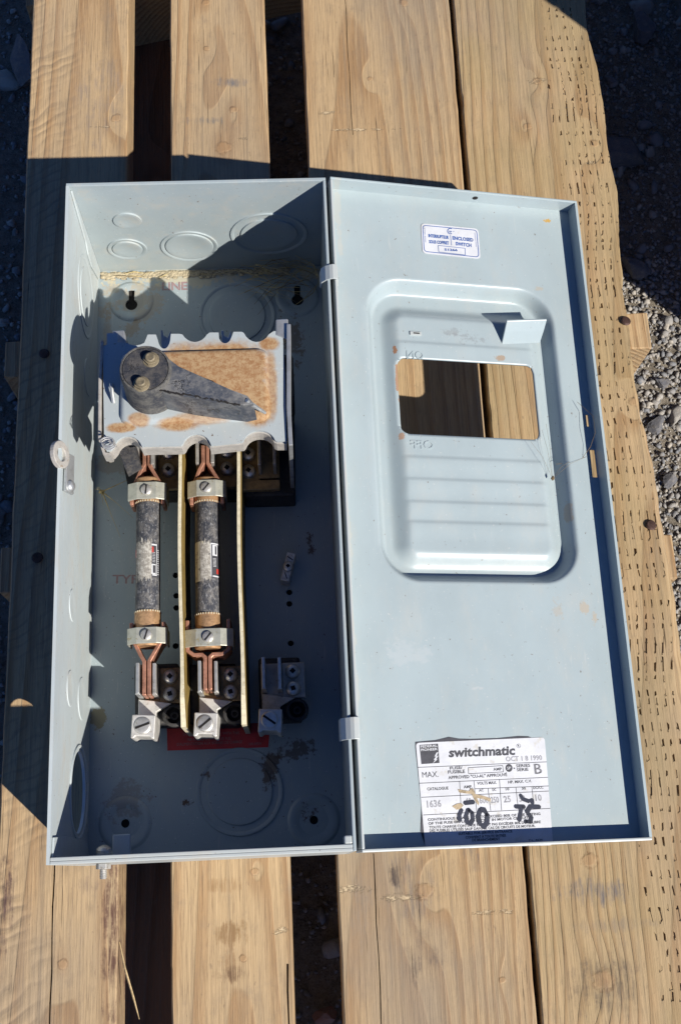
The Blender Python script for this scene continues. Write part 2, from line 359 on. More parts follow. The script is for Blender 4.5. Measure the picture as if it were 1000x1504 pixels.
M_door = paint('paint_door', base=(.335, .398, .412), dirt=.85, dust=.3, gloss=.34, blobs=[bd(690, 485, .16, .07, (.22, .235, .24), .55), bd(665, 478, .08, .04, (.22, .235, .24), .5), bd(738, 510, .05, .03, (.3, .2, .12), .8), bd(846, 742, .03, .1, (.38, .32, .24), .7), bd(868, 880, .035, .06, (.38, .32, .24), .7), bd(886, 900, .03, .07, (.38, .32, .24), .7), bd(829, 885, .05, .1, (.36, .32, .26), .5),
    bd(811, 301, .04, .025, (.45, .27, .06), 1.0), bd(802, 405, .05, .03, (.38, .33, .25), .6), bd(700, 1010, .12, .015, (.42, .44, .44), .5), bd(580, 512, .02, .05, (.30, .13, .05), .9), bd(584, 560, .014, .2, (.36, .17, .07), .8), bd(590, 640, .03, .03, (.36, .17, .07), .7), bd(796, 595, .02, .03, (.16, .09, .07), .9), bd(600, 960, .2, .1, (.39, .43, .44), .5), bd(495, 300, .03, .6, (.42, .41, .36), .5), bd(515, 900, .03, 1.2, (.42, .41, .36), .5)])
M_rim = paint('paint_worn_edge', base=(.42, .45, .44), dirt=1.6, dust=.9, rustm=.25)
ZP = 1.30
def rb(px, py, rx, ry, a=1.0): p = at(px, py, ZP); return (p.x, p.y, rx, ry, a)
M_cover = paint('paint_mechanism_cover', base=(.38, .42, .425), dirt=1.4, dust=.4, gloss=.4, rustblobs=[rb(330, 545, .38, .24, 1.2), rb(275, 535, .25, .17, 1.1), rb(375, 590, .14, .2, 1.2), rb(398, 560, .05, .3, .9), rb(395, 505, .08, .06, 1.1), rb(175, 628, .1, .04, 1.1), rb(205, 618, .08, .05, .9), rb(262, 624, .16, .05, 1.0), rb(300, 615, .2, .05, .8), rb(188, 628, .06, .03, 1.0)])
M_galv = simple('galvanised_steel', (.55, .56, .55), .45, .75, .12, None, 9, .15)
M_tan = simple('dusty_plated_steel', (.46, .43, .385), .6, .25, .1, (.3, .22, .14), 16, .2)
M_steel = simple('zinc_screw', (.62, .60, .56), .42, .7, .15, (.35, .3, .22), 14, .15)
M_alu = simple('aluminium_lug', (.66, .64, .60), .5, .45, .12, (.4, .36, .3), 12, .25)
M_brass = simple('brass_plate', (.36, .25, .12), .5, .35, .2, (.2, .14, .08), 14, .2)
M_bband = simple('plated_band', (.50, .50, .43), .42, .5, .12, (.36, .31, .18), 12, .12)
M_copper = simple('tarnished_copper', (.55, .27, .18), .42, .55, .2, (.25, .11, .07), 14, .2)
M_copd = simple('dull_copper_ferrule', (.56, .34, .18), .45, .55, .2, (.33, .19, .1), 20, .15)
M_phen = simple('black_phenolic', (.028, .027, .027), .6, 0, .3, (.07, .06, .05), 10, .3)
M_amber = simple('amber_fibre_sheet', (.27, .185, .05), .55, 0, .15, (.2, .13, .035), 8, .1)
M_cream = simple('cream_fibre_edge', (.60, .54, .39), .7, 0, .1, (.45, .35, .2), 22, .3)
M_dark = simple('dark_hole_shade', (.012, .010, .009), .9, 0, .1)  # near-black that stands for the shade inside holes and slots
M_red = simple('red_print_label', (.50, .022, .02), .4, 0, .2, None, 6, .05)
M_redt = simple('pale_print', (.33, .22, .2), .6)
M_stamp = simple('faded_red_stamp', (.30, .20, .20), .6, 0, .1, (.33, .36, .37), 20, .0)
M_paper = simple('paper_label', (.60, .61, .635), .55, 0, .03, (.50, .485, .45), 4, .35, c2=(.53, .54, .56))
M_ink = simple('black_ink', (.06, .06, .07), .5)
M_inkg = simple('grey_stamp_ink', (.30, .30, .32), .6)
M_blue = simple('blue_ink', (.045, .11, .34), .5)
M_marker = simple('marker_ink', (.022, .026, .045), .45, 0, .2)
M_rstain = simple('brown_residue', (.42, .33, .21), .8, 0, .2, (.6, .52, .4), 30, .2)
M_nail = simple('rusty_nail_head', (.085, .045, .035), .6, .4, .2, (.16, .08, .05), 20, .3)
M_straw = simple('dry_straw', (.50, .39, .17), .7, 0, .2)
M_strawd = simple('dry_grass_brown', (.22, .15, .07), .8, 0, .2)
def m_rubber(name, base, dustc, amt, sc=8, rg=.75):
    t = NT(name)
    d = t.step(t.noise(sc, 6, .72), .38, .68); f = t.step(t.noise(sc*6, 4, .7, off=3), .45, .65)
    col = t.mix(t.m('MULTIPLY', d, amt), base, dustc); col = t.mix(t.m('MULTIPLY', f, amt*.5), col, dustc)
    ed = t.voro((2.6, 3.6, 2.6), 'DISTANCE_TO_EDGE', 0, vec=t.vm('ADD', t.P, t.vm('SCALE', t.noise(5, 4, .7, col=True), .5)))
    cr = t.m('MULTIPLY', t.step(ed, .03, .0), t.step(t.noise(2.2, 2, off=6), .42, .6))
    col = t.mix(cr, col, (.015, .014, .014))
    h = t.m('SUBTRACT', t.noise(sc*4, 5, .7), cr)
    return t.fin(col, rg, 0, t.bump(h, .45, .0006), .35 if rg > .6 else .6)
M_handle = m_rubber('dusty_black_handle', (.035, .037, .045), (.22, .205, .17), .6, 6)
M_lever = m_rubber('dusty_lever_moulding', (.045, .052, .068), (.23, .22, .20), .7, 5, .48)
M_handtop = m_rubber('black_knob_face', (.022, .025, .034), (.17, .15, .125), .38, 14)
def m_fuse():
    t = NT('fuse_fibre_tube')
    d = t.step(t.noise((20, 13, 20), 7, .82), .40, .68); f = t.step(t.noise((60, 40, 60), 4, .75, off=3), .52, .68)
    col = t.mix(d, (.034, .038, .05), (.17, .16, .15)); col = t.mix(t.m('MULTIPLY', f, .6), col, (.36, .36, .37))
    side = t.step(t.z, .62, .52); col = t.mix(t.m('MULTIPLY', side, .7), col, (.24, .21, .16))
    return t.fin(col, .75, 0, t.bump(t.noise(40, 5, .7), .5, .0005), .3)
M_fuse = m_fuse()
def m_worn():
    t = NT('worn_fuse_label')
    col = t.mix(t.step(t.noise(30, 5, .8), .45, .62), (.27, .25, .22), (.48, .46, .41)); col = t.mix(t.step(t.noise(16, 6, .8, off=4), .58, .66), col, (.06, .06, .07))
    return t.fin(col, .8, 0, t.bump(t.noise(30, 5, .8), .6, .001), .3)
M_worn = m_worn()
def m_tanlabel():
    t = NT('aged_label_paper')
    col = t.mix(t.step(t.noise(22, 5, .8), .5, .62), (.50, .46, .34), (.12, .10, .09))
    return t.fin(col, .7, 0, t.bump(t.noise(30, 4, .7), .3, .0005), .3)
M_tanl = m_tanlabel()
def m_ground():
    t = NT('gravel_soil'); n1 = t.noise(9, 6, .7); n2 = t.noise(50, 4, .7)
    col = t.mix(t.step(n1, .35, .65), (.20, .17, .13), (.36, .31, .24)); col = t.mix(t.step(n2, .5, .7), col, (.38, .33, .27)); col = t.mix(t.step(t.noise(38, 5, .8, off=5), .56, .66), col, (.07, .06, .05))
    return t.fin(col, .95, 0, t.bump(t.noise(26, 8, .8), 1.0, .006), .2)
M_ground = m_ground()
def m_stone(name, c1, c2, c3):
    t = NT(name)
    oi = t.t.nodes.new('ShaderNodeAttribute'); oi.attribute_name = 'tone'; tone = oi.outputs['Fac']
    col = t.mix(tone, c1, c2); col = t.mix(t.m('MULTIPLY', t.step(t.noise(18, 6, .75), .45, .7), .6), col, c3)
    return t.fin(col, .85, 0, t.bump(t.noise(22, 8, .8), .8, .002), .3)
M_stone = m_stone('grey_gravel', (.20, .205, .215), (.44, .40, .34), (.36, .31, .25))
M_stone2 = m_stone('slate_stone', (.13, .13, .14), (.18, .175, .17), (.27, .24, .2))
M_stone3 = m_stone('reddish_stone', (.30, .16, .12), (.34, .2, .15), (.3, .25, .2))
M_blocker = wood('wood_blocker_plank', 0, (6, -1), off=33)  # planks of the added unseen shade casters

# ================================================================== SETTING
def GZ(x, y): return -1.68 + .02*sin(x*1.7+y*.6)+.02*sin(y*2.1-x*.8)
def ground():
    m = MB(); xs = [-60, -30, -14] + [-8+i*.5 for i in range(37)] + [16, 30, 60]; ys = [-60, -30, -14] + [-9+i*.5 for i in range(41)] + [18, 30, 60]
    vs = []
    for y in ys:
        for x in xs: vs.append((x, y, GZ(x, y)))
    n = len(xs); fs = [(j*n+i, j*n+i+1, (j+1)*n+i+1, (j+1)*n+i) for j in range(len(ys)-1) for i in range(n-1)]
    m.add(vs, fs, 0, True); return m.build('ground', M_ground, kind='structure')
ground()
def icos(sub):
    bm = bmesh.new(); bmesh.ops.create_icosphere(bm, subdivisions=sub, radius=1); v = [x.co.copy() for x in bm.verts]; f = [[q.index for q in p.verts] for p in bm.faces]; bm.free(); return v, f
def gravel():
    import numpy as np
    rng = np.random.default_rng(5)
    V1, F1 = icos(1); V1 = np.array([tuple(v) for v in V1]); F1 = np.array(F1)
    V2, F2 = icos(2); V2 = np.array([tuple(v) for v in V2]); F2 = np.array(F2)
    allv = []; allf = []; tone = []; b = 0
    def batch(V, F, n, smin, smax, pw, reg, zoff):
        nonlocal b
        for _ in range(n):
            s = smin + (smax-smin)*rng.random()**pw
            x = rng.uniform(reg[0], reg[1]); y = rng.uniform(reg[2], reg[3])
            sc = s*np.array([rng.uniform(.7, 1.25), rng.uniform(.6, 1.1), rng.uniform(.45, .85)])
            d = rng.normal(size=(len(V), 3))*.13
            # cut facets: clip by a few random planes
            P = V.copy()
            for k in range(7):
                nn = rng.normal(size=3); nn /= np.linalg.norm(nn); h = rng.uniform(.35, .75); dd = P@nn; P = P-np.outer(np.clip(dd-h, 0, None), nn)
            P = (P+d*.2)*sc; a = rng.uniform(0, 6.28); t2 = rng.normal()*.35
            R = np.array([[cos(a), -sin(a), 0], [sin(a), cos(a), 0], [0, 0, 1]])@np.array([[1, 0, 0], [0, cos(t2), -sin(t2)], [0, sin(t2), cos(t2)]])
            P = P@R.T + np.array([x, y, GZ(x, y)+sc[2]*zoff])
            allv.append(P); allf.append(F+b); tone.append(np.full(len(V), rng.random()**1.3)); b += len(V)
    batch(V2, F2, 150, .10, .19, 2.0, (-6, 7.5, -7, 9), .25)
    batch(V1, F1, 3000, .035, .10, 2.6, (-4.6, 6.0, -6.2, 8.5), .3)
    batch(V1, F1, 12000, .010, .036, 1.7, (2.8, 4.7, -4.5, 6.8), .5)
    batch(V1, F1, 3500, .012, .05, 1.6, (2.9, 4.4, -2.4, 3.2), .6)
    batch(V1, F1, 5000, .014, .04, 1.5, (-3.4, .6, -5.0, 7.0), .6)
    V = np.concatenate(allv)*S; F = np.concatenate(allf); T = np.concatenate(tone)
    me = bpy.data.meshes.new('gravel'); me.vertices.add(len(V)); me.vertices.foreach_set('co', V.astype(np.float32).ravel())
    me.loops.add(len(F)*3); me.loops.foreach_set('vertex_index', F.ravel().astype(np.int32))
    me.polygons.add(len(F)); me.polygons.foreach_set('loop_start', np.arange(0, len(F)*3, 3, dtype=np.int32)); me.update(); me.validate()
    at_ = me.attributes.new('tone', 'FLOAT', 'POINT'); at_.data.foreach_set('value', T.astype(np.float32))
    me.materials.append(M_stone); o = bpy.data.objects.new('gravel', me); COL.objects.link(o); o['kind'] = 'stuff'
    o['label'] = 'loose grey and tan gravel covering the ground round the pallet'
gravel()
def stone(px, py, sx, sy, sz, label, mat, seed, rot=0, z=-1.6):
    rnd = random.Random(seed); V, F = icos(3); p = at(px, py, z); m = MB(); vs = []
    planes = [(Vector((rnd.gauss(0, 1), rnd.gauss(0, 1), rnd.gauss(0, 1))).normalized(), rnd.uniform(.42, .85)) for _ in range(16)]
    for v in V:
        q = v.copy()
        for n_, h in planes:
            d = q.dot(n_)
            if d > h: q -= n_*(d-h)
        q *= 1+rnd.gauss(0, .022); q = Vector((q.x*sx, q.y*sy, q.z*sz)); q = Matrix.Rotation(rot, 3, 'Z') @ q
        vs.append(q + Vector((p.x, p.y, -1.66+sz*.45)))
    m.add(vs, F, 0, False); o = m.build('stone', mat); tag(o, label, 'stone', 'larger stones lying in the gravel')
stone(912, 228, .36, .30, .22, 'large flat dark stone in shade right of the pallet', M_stone2, 1)
stone(935, 394, .22, .12, .12, 'brown oblong stone at the edge of the shade beside the pallet', M_stone2, 2, -.5)
stone(965, 622, .10, .17, .06, 'large grey stone close against the pallet edge in sun', M_stone2, 3, -.6)
stone(985, 705, .10, .09, .06, 'blue grey stone right of the pallet below the large grey one', M_stone2, 4, .3)
stone(948, 40, .2, .2, .17, 'block shaped grey stone in the shade at top right', M_stone2, 5, .2)
stone(40, 105, .22, .45, .3, 'pale upright stone beyond the top left board edge', M_stone2, 6, .1)
stone(478, 1493, .14, .10, .1, 'reddish stone seen in the gap between second and third boards', M_stone3, 7, .1)
stone(972, 560, .10, .08, .08, 'small pale stone lying right of the stringer end', M_stone2, 8, .1)

# ================================================================== PALLET
PAL = thing('wooden_pallet', 'weathered wooden pallet of wide boards under the open switch box', 'pallet', (0.4, 0.8, -1.65))
def board(name, xl, xr, mat, label=None, wane=0, cracks=(), slits=False, y0=-5.4, y1=7.2, th=.38, ztop=0.0, seed=0):
    rnd = random.Random(seed); m = MB()
    ph = [rnd.uniform(0, 6) for _ in range(6)]
    jt = [rnd.gauss(0, .0022) for _ in range(400)]
    jl = lambda y: .004*sin(y*.8+ph[0])+jt[int((y+8)*9) % 400]
    jr = lambda y: .004*sin(y*.7+ph[3])+jt[int((y+8)*9+170) % 400]
    L = (lambda y: xl+jl(y)); R = (xr if callable(xr) else (lambda y: xr+jr(y)))
    W = .5*(R(-5)+R(5))-xl
    # columns: (kind, value): fraction-free absolute X for interior ones
    inner = []
    for (cx, cw, ya, yb) in cracks: inner += [('c', cx-cw), ('c', cx+cw)]
    cols = [('L', 0), ('L', .012)]
    body = [xl + W*k/8 for k in range(1, 8)]
    sl = []
    if slits:
        sx = [2.50+.068*k for k in range(8)]
        for x in sx: sl += [x-.0075, x+.0075]
    ab = sorted([b for b in body if all(abs(b-s_) > .012 for s_ in sl)] + sl + [c[1] for c in inner])
    cols += [('A', a) for a in ab if a < (2.985 if slits else 1e9)]
    if wane: cols += [('R', .10+0), ('R', .055), ('R', .0)]
    else: cols += [('R', .012), ('R', 0)]
    ys = set([y0, y1]); y = y0
    while y < y1: ys.add(round(y, 4)); y += .22
    rows = []
    if slits:
        y = y0+.1
        while y < y1-.1:
            ll = rnd.uniform(.036, .058); rows.append((round(y, 4), round(y+ll, 4))); ys = {q for q in ys if not (y-.02 < q < y+ll+.02)} | {round(y, 4), round(y+ll, 4)}; y += rnd.choice((.115, .12, .07, .075, .125))
    for (cx, cw, ya, yb) in cracks: ys |= {ya, yb}
    ys = sorted(ys); nc = len(cols)
    def X(c, y, j):
        k, v = c
        if k == 'L': return L(y)+v
        if k == 'R': return R(y)-v*(1+.35*sin(y*3.1)) if wane else R(y)-v
        return v+.004*sin(y*9+v*40)
    def Zt(c, y):
        k, v = c; z = ztop+.003*sin(y*1.3+ph[1])
        if k == 'L' and v == 0: z -= .012
        if wane and k == 'R': z -= {.0: .13, .055: .045, .10: .006}[v]
        elif k == 'R' and v == 0: z -= .012
        return z
    grid = [[(X(c, y, j), y, Zt(c, y)) for c in cols] for j, y in enumerate(ys)]
    rowstart = {r[0] for r in rows}
    # jitter slit corners
    P = [g for r in grid for g in r]
    if slits:
        for j, y in enumerate(ys):
            for i, c in enumerate(cols):
                if c[0] == 'A' and c[1] in sl: q = P[j*nc+i]; P[j*nc+i] = (q[0]+rnd.uniform(-.003, .003)+.03*sin(y*1.7+ph[2])+.015*sin(y*5), q[1]+(rnd.uniform(-.014, .014) if 0 < j < len(ys)-1 else 0), q[2])
    fs = []
    for j in range(len(ys)-1):
        for i in range(nc-1):
            a, b_, c_, d_ = j*nc+i, j*nc+i+1, (j+1)*nc+i+1, (j+1)*nc+i
            dep = 0
            if slits and cols[i][0] == 'A' and cols[i][1] in sl and sl.index(cols[i][1]) % 2 == 0 and cols[i+1][0] == 'A' and ys[j] in rowstart:
                k = sl.index(cols[i][1])//2
                if rnd.random() < (.2, .55, .85, .92, .95, .95, .9, .75)[k]: dep = rnd.choice((.003, .005, .008, .011, .02))
            for (cx, cw, ya, yb) in cracks:
                if cols[i][1] == cx-cw and ya <= ys[j] < yb: dep = .05
            if dep:
                q = [P[a], P[b_], P[c_], P[d_]]; lo = [(v[0], v[1], v[2]-dep) for v in q]; base = len(P)+0
                m.add(q+lo, [(4, 5, 6, 7), (0, 4, 7, 3), (1, 2, 6, 5), (0, 1, 5, 4), (3, 7, 6, 2)])
                if slits and rnd.random() < .7:     # torn fibre at the mouth of the cut
                    z = P[a][2]; xx = P[a][0]+rnd.uniform(-.012, .012); yy = P[a][1]
                    m.add([(xx, yy-.008, z+.001), (xx+.009, yy-.004, z+.009), (xx+.003, yy+.018, z+.002)], [(0, 1, 2)], 1)
            else: fs.append((a, b_, c_, d_))
    m.add(P, fs, 0, wane > 0)
    zb = ztop-th
    for i in (0, nc-1):
        e = [grid[j][i] for j in range(len(ys))]; n = len(e)
        m.add(e+[(v[0], v[1], zb) for v in e], [(j, j+1, n+j+1, n+j) if i else (j+1, j, n+j, n+j+1) for j in range(n-1)])
    for j in (0, len(ys)-1):
        e = grid[j]; n = nc; m.add(e+[(v[0], v[1], zb) for v in e], [(k, k+1, n+k+1, n+k) for k in range(n-1)])
    m.add([(L(y0), y0, zb), (R(y0), y0, zb), (R(y1), y1, zb), (L(y1), y1, zb)], [(0, 3, 2, 1)])
    o = m.build(name, [mat, M_fresh], PAL, label, fixn=False); return o
board('deck_board', -2.28, -1.385, M_w1, 'narrow board with diagonal saw marks and a long crack', cracks=[(-1.865, .006, -5.4, -2.2), (-1.83, .004, 2.8, 7.2)], seed=1)
board('deck_board', -.997, -.107, M_w2, 'narrow board with a brown water stain below the box', cracks=[(-.15, .007, -4.2, -3.45)], seed=2)
board('deck_board', .251, 1.645, M_w3, 'wide grey brown board with fresh scrapes', cracks=[(.66, .003, 3.6, 6.4), (.52, .004, -5.4, -2.7)], seed=3)
WP = [(-5.5, 3.12), (-2.2, 3.14), (-.95, 3.10), (-.38, 3.09), (.2, 3.068), (.6, 3.05), (.83, 3.02), (1.2, 3.0), (1.73, 2.995), (2.4, 3.02), (3.16, 3.045), (3.6, 3.01), (4.04, 2.985), (5.04, 2.964), (7.3, 2.97)]
def wR(y):
    for (a, xa), (b, xb) in zip(WP, WP[1:]):
        if a <= y <= b:
            t = (y-a)/(b-a); t = t*t*(3-2*t); return xa+(xb-xa)*t + .004*sin(y*21)+.006*sin(y*6.3)
    return 3.0
board('deck_board', 1.692, wR, M_w4, 'widest board with rows of incised slits and a waney edge', wane=1, slits=True, seed=4)
def beam(name, x0, x1, ya, yb, z0, z1, mat, skew=0, n=14, label=None):
    m = MB(); rnd = random.Random(int(ya*10)); vs = []
    for i in range(n+1):
        x = x0+(x1-x0)*i/n; o_ = skew*(i/n); e = rnd.uniform(-.006, .006)
        vs += [(x, ya+o_+e, z0), (x, yb+o_+e, z0), (x, yb+o_+e, z1), (x, ya+o_-e, z1)]
    fs = []
    for i in range(n):
        a = 4*i; b = a+4; fs += [(a, b, b+1, a+1), (a+1, b+1, b+2, a+2), (a+2, b+2, b+3, a+3), (a+3, b+3, b, a)]
    fs += [(0, 1, 2, 3), (4*n+3, 4*n+2, 4*n+1, 4*n)]
    m.add(vs, fs); return m.build(name, mat, PAL, label, bevel=.012)
beam('stringer', -2.50, 3.285, 1.46, 1.81, -1.27, -.381, M_ws, .11)
beam('stringer', -2.46, 3.24, -.49, -.09, -1.27, -.381, M_ws, -.09)
beam('stringer', -2.45, 3.2, 5.42, 5.80, -1.27, -.381, M_ws, 1.3)
for xa, xb in ((-1.62, -.75), (.9, 1.8)):
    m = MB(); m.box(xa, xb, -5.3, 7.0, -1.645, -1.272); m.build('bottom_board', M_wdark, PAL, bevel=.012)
def nail(px, py, tilt=(0, 0)):
    p = at(px, py, .0); m = MB(); ax = Vector((tilt[0], tilt[1], 1))
    m.lathe([(.012, -.1), (.012, .0), (.042, .004), (.046, .014), (.036, .026), (.008, .03)], (p.x, p.y, 0), ax, 14); m.build('nail', M_nail, PAL)
for q in ((918, 472), (955, 772), (65, 520), (55, 820)): nail(*q, tilt=(.15, .1))
m = MB(); p = at(178, 1445, .0); m.tube([(p.x-.02, p.y+.28, -.03), (p.x+.03, p.y+.1, .02), (p.x+.09, p.y-.1, .0), (p.x+.13, p.y-.25, -.02)], [.004, .009, .008, .003], 5)
m.build('splinter', M_fresh, PAL, 'long pale splinter on the edge of the narrow board')

# ================================================================== SWITCH BOX
X0, X1, Y0, Y1, ZR = -1.63, .3385, -2.698, 2.257, 1.382
TH = .022; ZF = .06
BOX = thing('fused_switch_box', 'open grey blue metal fused switch enclosure with its door swung to the right', 'switch box', (-.65, -.2, 0))
def lin(p0, p1, t): return tuple(a+(b-a)*t for a, b in zip(p0, p1))
# back panel with real holes
def kx(px, py, z=ZF): p = at(px, py, z); return p.x, p.y
holes = []
for (px, py) in ((258, 845), (259, 875), (259, 893), (258, 949), (425, 870), (425, 887), (427, 945)):
    x, y = kx(px, py); holes.append(circle(x, y, .024, 14))
def keyhole(px, py, r=.052):
    x, y = kx(px, py); P = []
    for k in range(19): a = radians(118+304*k/18); P.append((x+r*cos(a), y+r*sin(a)))
    top = y+.135; w_ = .027
    for k in range(7): a = pi*k/6; P.append((x+w_*cos(a), top+w_*sin(a)))
    return P, x, y
dims = []
cups = [kx(*q_) for q_ in ((258, 845), (259, 875), (259, 893), (258, 949), (425, 870), (425, 887), (427, 945))]
for q in ((193, 447), (437, 440)):
    P, x, y = keyhole(*q); holes.append(P); dims.append((x, y+.03, .19))
for q in ((184, 1210), (461, 1205)):
    x, y = kx(*q); holes.append(circle(x, y, .032, 16)); dims.append((x, y, .2))
m = MB(); m.sheet([(X0+.001, Y0+.001), (X1-.001, Y0+.001), (X1-.001, Y1-.001), (X0+.001, Y1-.001)], holes, ZF-TH, ZF)
back = m.build('back_panel', M_floor, BOX)
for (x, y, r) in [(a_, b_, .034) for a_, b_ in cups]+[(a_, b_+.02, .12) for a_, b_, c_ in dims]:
    m = MB(); m.lathe([(r, .012), (r, .0305), (.001, .0305)], (x, y, 0), n=14); m.build('hole_shade_disc', M_dark, back)  # black disc added under each hole to paint its shade
for (x, y, r) in dims:
    m = MB(); m.lathe([(r, .0005), (r*.93, .010), (r*.85, .014), (r*.7, .009), (r*.55, .0012)], (x, y, ZF), n=32, cap=False); m.build('mounting_dimple', M_floor, back)
def knock(c, ax, radii, mat, parent, name='knockout', hs=1.0):
    for j, r in enumerate(radii):
        if j == 0: m = MB(); m.lathe([(r, .0005), (r-.004, .012*hs), (r-.02, .014*hs), (r-.05, .008*hs), (0.004, .007*hs)], c, ax, 40); m.build(name, mat, parent)
        else: m = MB(); m.lathe([(r, .0006), (r-.004, .011*hs), (r-.018, .012*hs), (r-.035, .0008)], c, ax, 44, cap=False); m.build('knockout_ring', mat, parent)
x, y = kx(348, 464); knock((x, y, ZF), (0, 0, 1), (.245, .33), M_floor, back)
x, y = kx(352, 1163); knock((x, y, ZF), (0, 0, 1), (.25, .33), M_floor, back)
# walls (each a pressed sheet with a small folded lip)
m = MB(); m.box(X0, X1, Y1-TH, Y1, 0, ZR); m.box(X0+.02, X1-.02, Y1-TH-.004, Y1-TH+.001, ZR-.03, ZR-.002)
farw = m.build('box_wall', M_wall, BOX, bevel=.005)
yf = Y1-TH
for (px, py, rr) in ((187, 323, (.115,)), (187, 365, (.125, .165)), (278, 361, (.2, .24)), (395, 343, (.235, .32))):
    p = atY(px, py, yf); knock((p.x, yf, p.z), (0, -1, 0), rr, M_wall, farw)
# left wall with one knockout punched open
pk = (-2.19, .46)
m = MB(); TL = lambda a, b, c: (X0+c, a, b)
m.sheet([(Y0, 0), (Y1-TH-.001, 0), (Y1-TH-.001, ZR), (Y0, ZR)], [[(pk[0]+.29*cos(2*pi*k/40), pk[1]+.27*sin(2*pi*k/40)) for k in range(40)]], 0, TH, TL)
leftw = m.build('box_wall', M_wallL, BOX, 'left wall with chalky dust, paint lightened for scattered light')
xl = X0+TH
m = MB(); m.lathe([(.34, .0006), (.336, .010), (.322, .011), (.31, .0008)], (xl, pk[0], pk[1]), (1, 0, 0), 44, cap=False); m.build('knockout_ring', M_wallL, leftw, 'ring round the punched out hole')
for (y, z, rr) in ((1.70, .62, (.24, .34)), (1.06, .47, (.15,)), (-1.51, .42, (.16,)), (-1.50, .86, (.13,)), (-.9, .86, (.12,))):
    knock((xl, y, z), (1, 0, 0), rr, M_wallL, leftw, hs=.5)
m = MB(); TF = lambda a, b, c: (xl+c, a, b)       # folded corner flap from the far wall
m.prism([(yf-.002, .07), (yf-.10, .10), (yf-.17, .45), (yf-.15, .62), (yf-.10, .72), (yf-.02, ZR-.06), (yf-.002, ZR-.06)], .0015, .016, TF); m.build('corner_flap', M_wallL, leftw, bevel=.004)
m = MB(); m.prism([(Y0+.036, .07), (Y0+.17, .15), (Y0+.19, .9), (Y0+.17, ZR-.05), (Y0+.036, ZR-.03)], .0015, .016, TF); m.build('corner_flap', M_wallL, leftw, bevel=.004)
m = MB(); m.box(X1-TH, X1, Y0+.001, Y1-TH-.001, 0, ZR); rightw = m.build('box_wall', M_wall, BOX, bevel=.005)
m = MB(); m.box(X0+TH+.001, X1-TH-.001, Y0, Y0+TH, 0, ZR-.001); m.box(X0+TH+.001, X1-TH-.001, Y0+TH, Y0+.045, ZR-.02, ZR-.0015); frontw = m.build('box_wall', M_rim, BOX, bevel=.005)
m = MB(); m.box(X1-.075, X1-TH-.001, Y0+.046, Y0+.10, ZR-.3, ZR-.004); m.build('corner_gusset', M_rim, frontw, bevel=.01)
# printed lettering on the back panel
def glyphs(txt, bold=0.0, spacing=1.0, res=2):
    cu = bpy.data.curves.new('txt', 'FONT'); cu.body = txt; cu.size = 1; cu.resolution_u = res; cu.offset = bold; cu.space_character = spacing; cu.fill_mode = 'FRONT'
    ob = bpy.data.objects.new('txt', cu); COL.objects.link(ob); dg = bpy.context.evaluated_depsgraph_get(); ev = ob.evaluated_get(dg); me = ev.to_mesh()
    v = [tuple(q.co) for q in me.vertices]; f = [tuple(p.vertices) for p in me.polygons]; ev.to_mesh_clear(); bpy.data.objects.remove(ob); bpy.data.curves.remove(cu)
    return v, f
def put_text(mb, txt, fmap, p0, p1, hgt, mi, bold=0.0, lift=0.0, spacing=1.0, depth=0.0, slant=0.0, vdir=None):
    """lay a line of text from p0 to p1 (2-D), cap height hgt, onto fmap(x, y, lift)"""
    v, f = glyphs(txt, bold, spacing)
    if not v: return
    xa = min(q[0] for q in v); xb = max(q[0] for q in v); L = xb-xa; sx = Vector((p1[0]-p0[0], p1[1]-p0[1])); up = Vector((-sx.y, sx.x)).normalized() if vdir is None else Vector(vdir)
    cap = .70
    out = []
    for q in v:
        t = (q[0]-xa)/L; h = q[1]/cap*hgt
        P = Vector(p0)+sx*t+up*h + sx.normalized()*(slant*h); out.append(fmap(P.x, P.y, lift+depth))
    mb.add(out, f, mi)
    if depth:
        base = [fmap(*( (Vector(p0)+sx*((q[0]-xa)/L)+up*(q[1]/cap*hgt)+sx.normalized()*(slant*q[1]/cap*hgt)) ), lift) for q in v]
        from collections import Counter
        ec = Counter(); 
        for fc in f:
            for a, b in zip(fc, fc[1:]+fc[:1]): ec[frozenset((a, b))] += 1
        ring = [tuple(e) for e, c in ec.items() if c == 1]; n = len(v)
        mb.add(out+base, [(a, b, n+b, n+a) for a, b in ring], mi)
FL = lambda x, y, l: (x, y, ZF+l)
def fl_text(txt, a, b, hpx, bold=.02):
    p, q = at(*a, ZF), at(*b, ZF); m = MB(); put_text(m, txt, FL, (p.x, p.y), (q.x, q.y), hpx, 0, bold, .0015, slant=0); return m.build('stamped_lettering', M_stamp, back, fixn=False)
fl_text('LINE', (238, 426), (275, 425), .075, .03)
fl_text('TYPE', (165, 857), (214, 857), .07)
# red warning label
p1, p2 = at(245, 1066, ZF), at(397, 1062, ZF); p3, p4 = at(394, 1098, ZF), at(246, 1103, ZF)
m = MB(); RL = lambda x, y, l: (x, y, ZF+l)
m.prism([(q.x, q.y) for q in (p1, p2, p3, p4)], ZF+.0008, ZF+.004)
def redt(t, a, b, h):
    p, q = at(*a, ZF), at(*b, ZF); put_text(m, t, RL, (p.x, p.y), (q.x, q.y), h, 1, .0, .005)
redt('DO NOT REPLACE FUSES WITH THIS', (269, 1081), (352, 1079), .022); redt('NE PAS REMPLACER LES FUS.', (276, 1089), (340, 1087), .022); redt("D'ALIMENTATION AUX BORNES DE CHARGE", (260, 1096), (356, 1092), .022); redt('100-035A', (366, 1095), (384, 1094), .018)
m.build('warning_label', [M_red, M_redt], back, 'red printed label with pale lettering below the fuses', fixn=False)

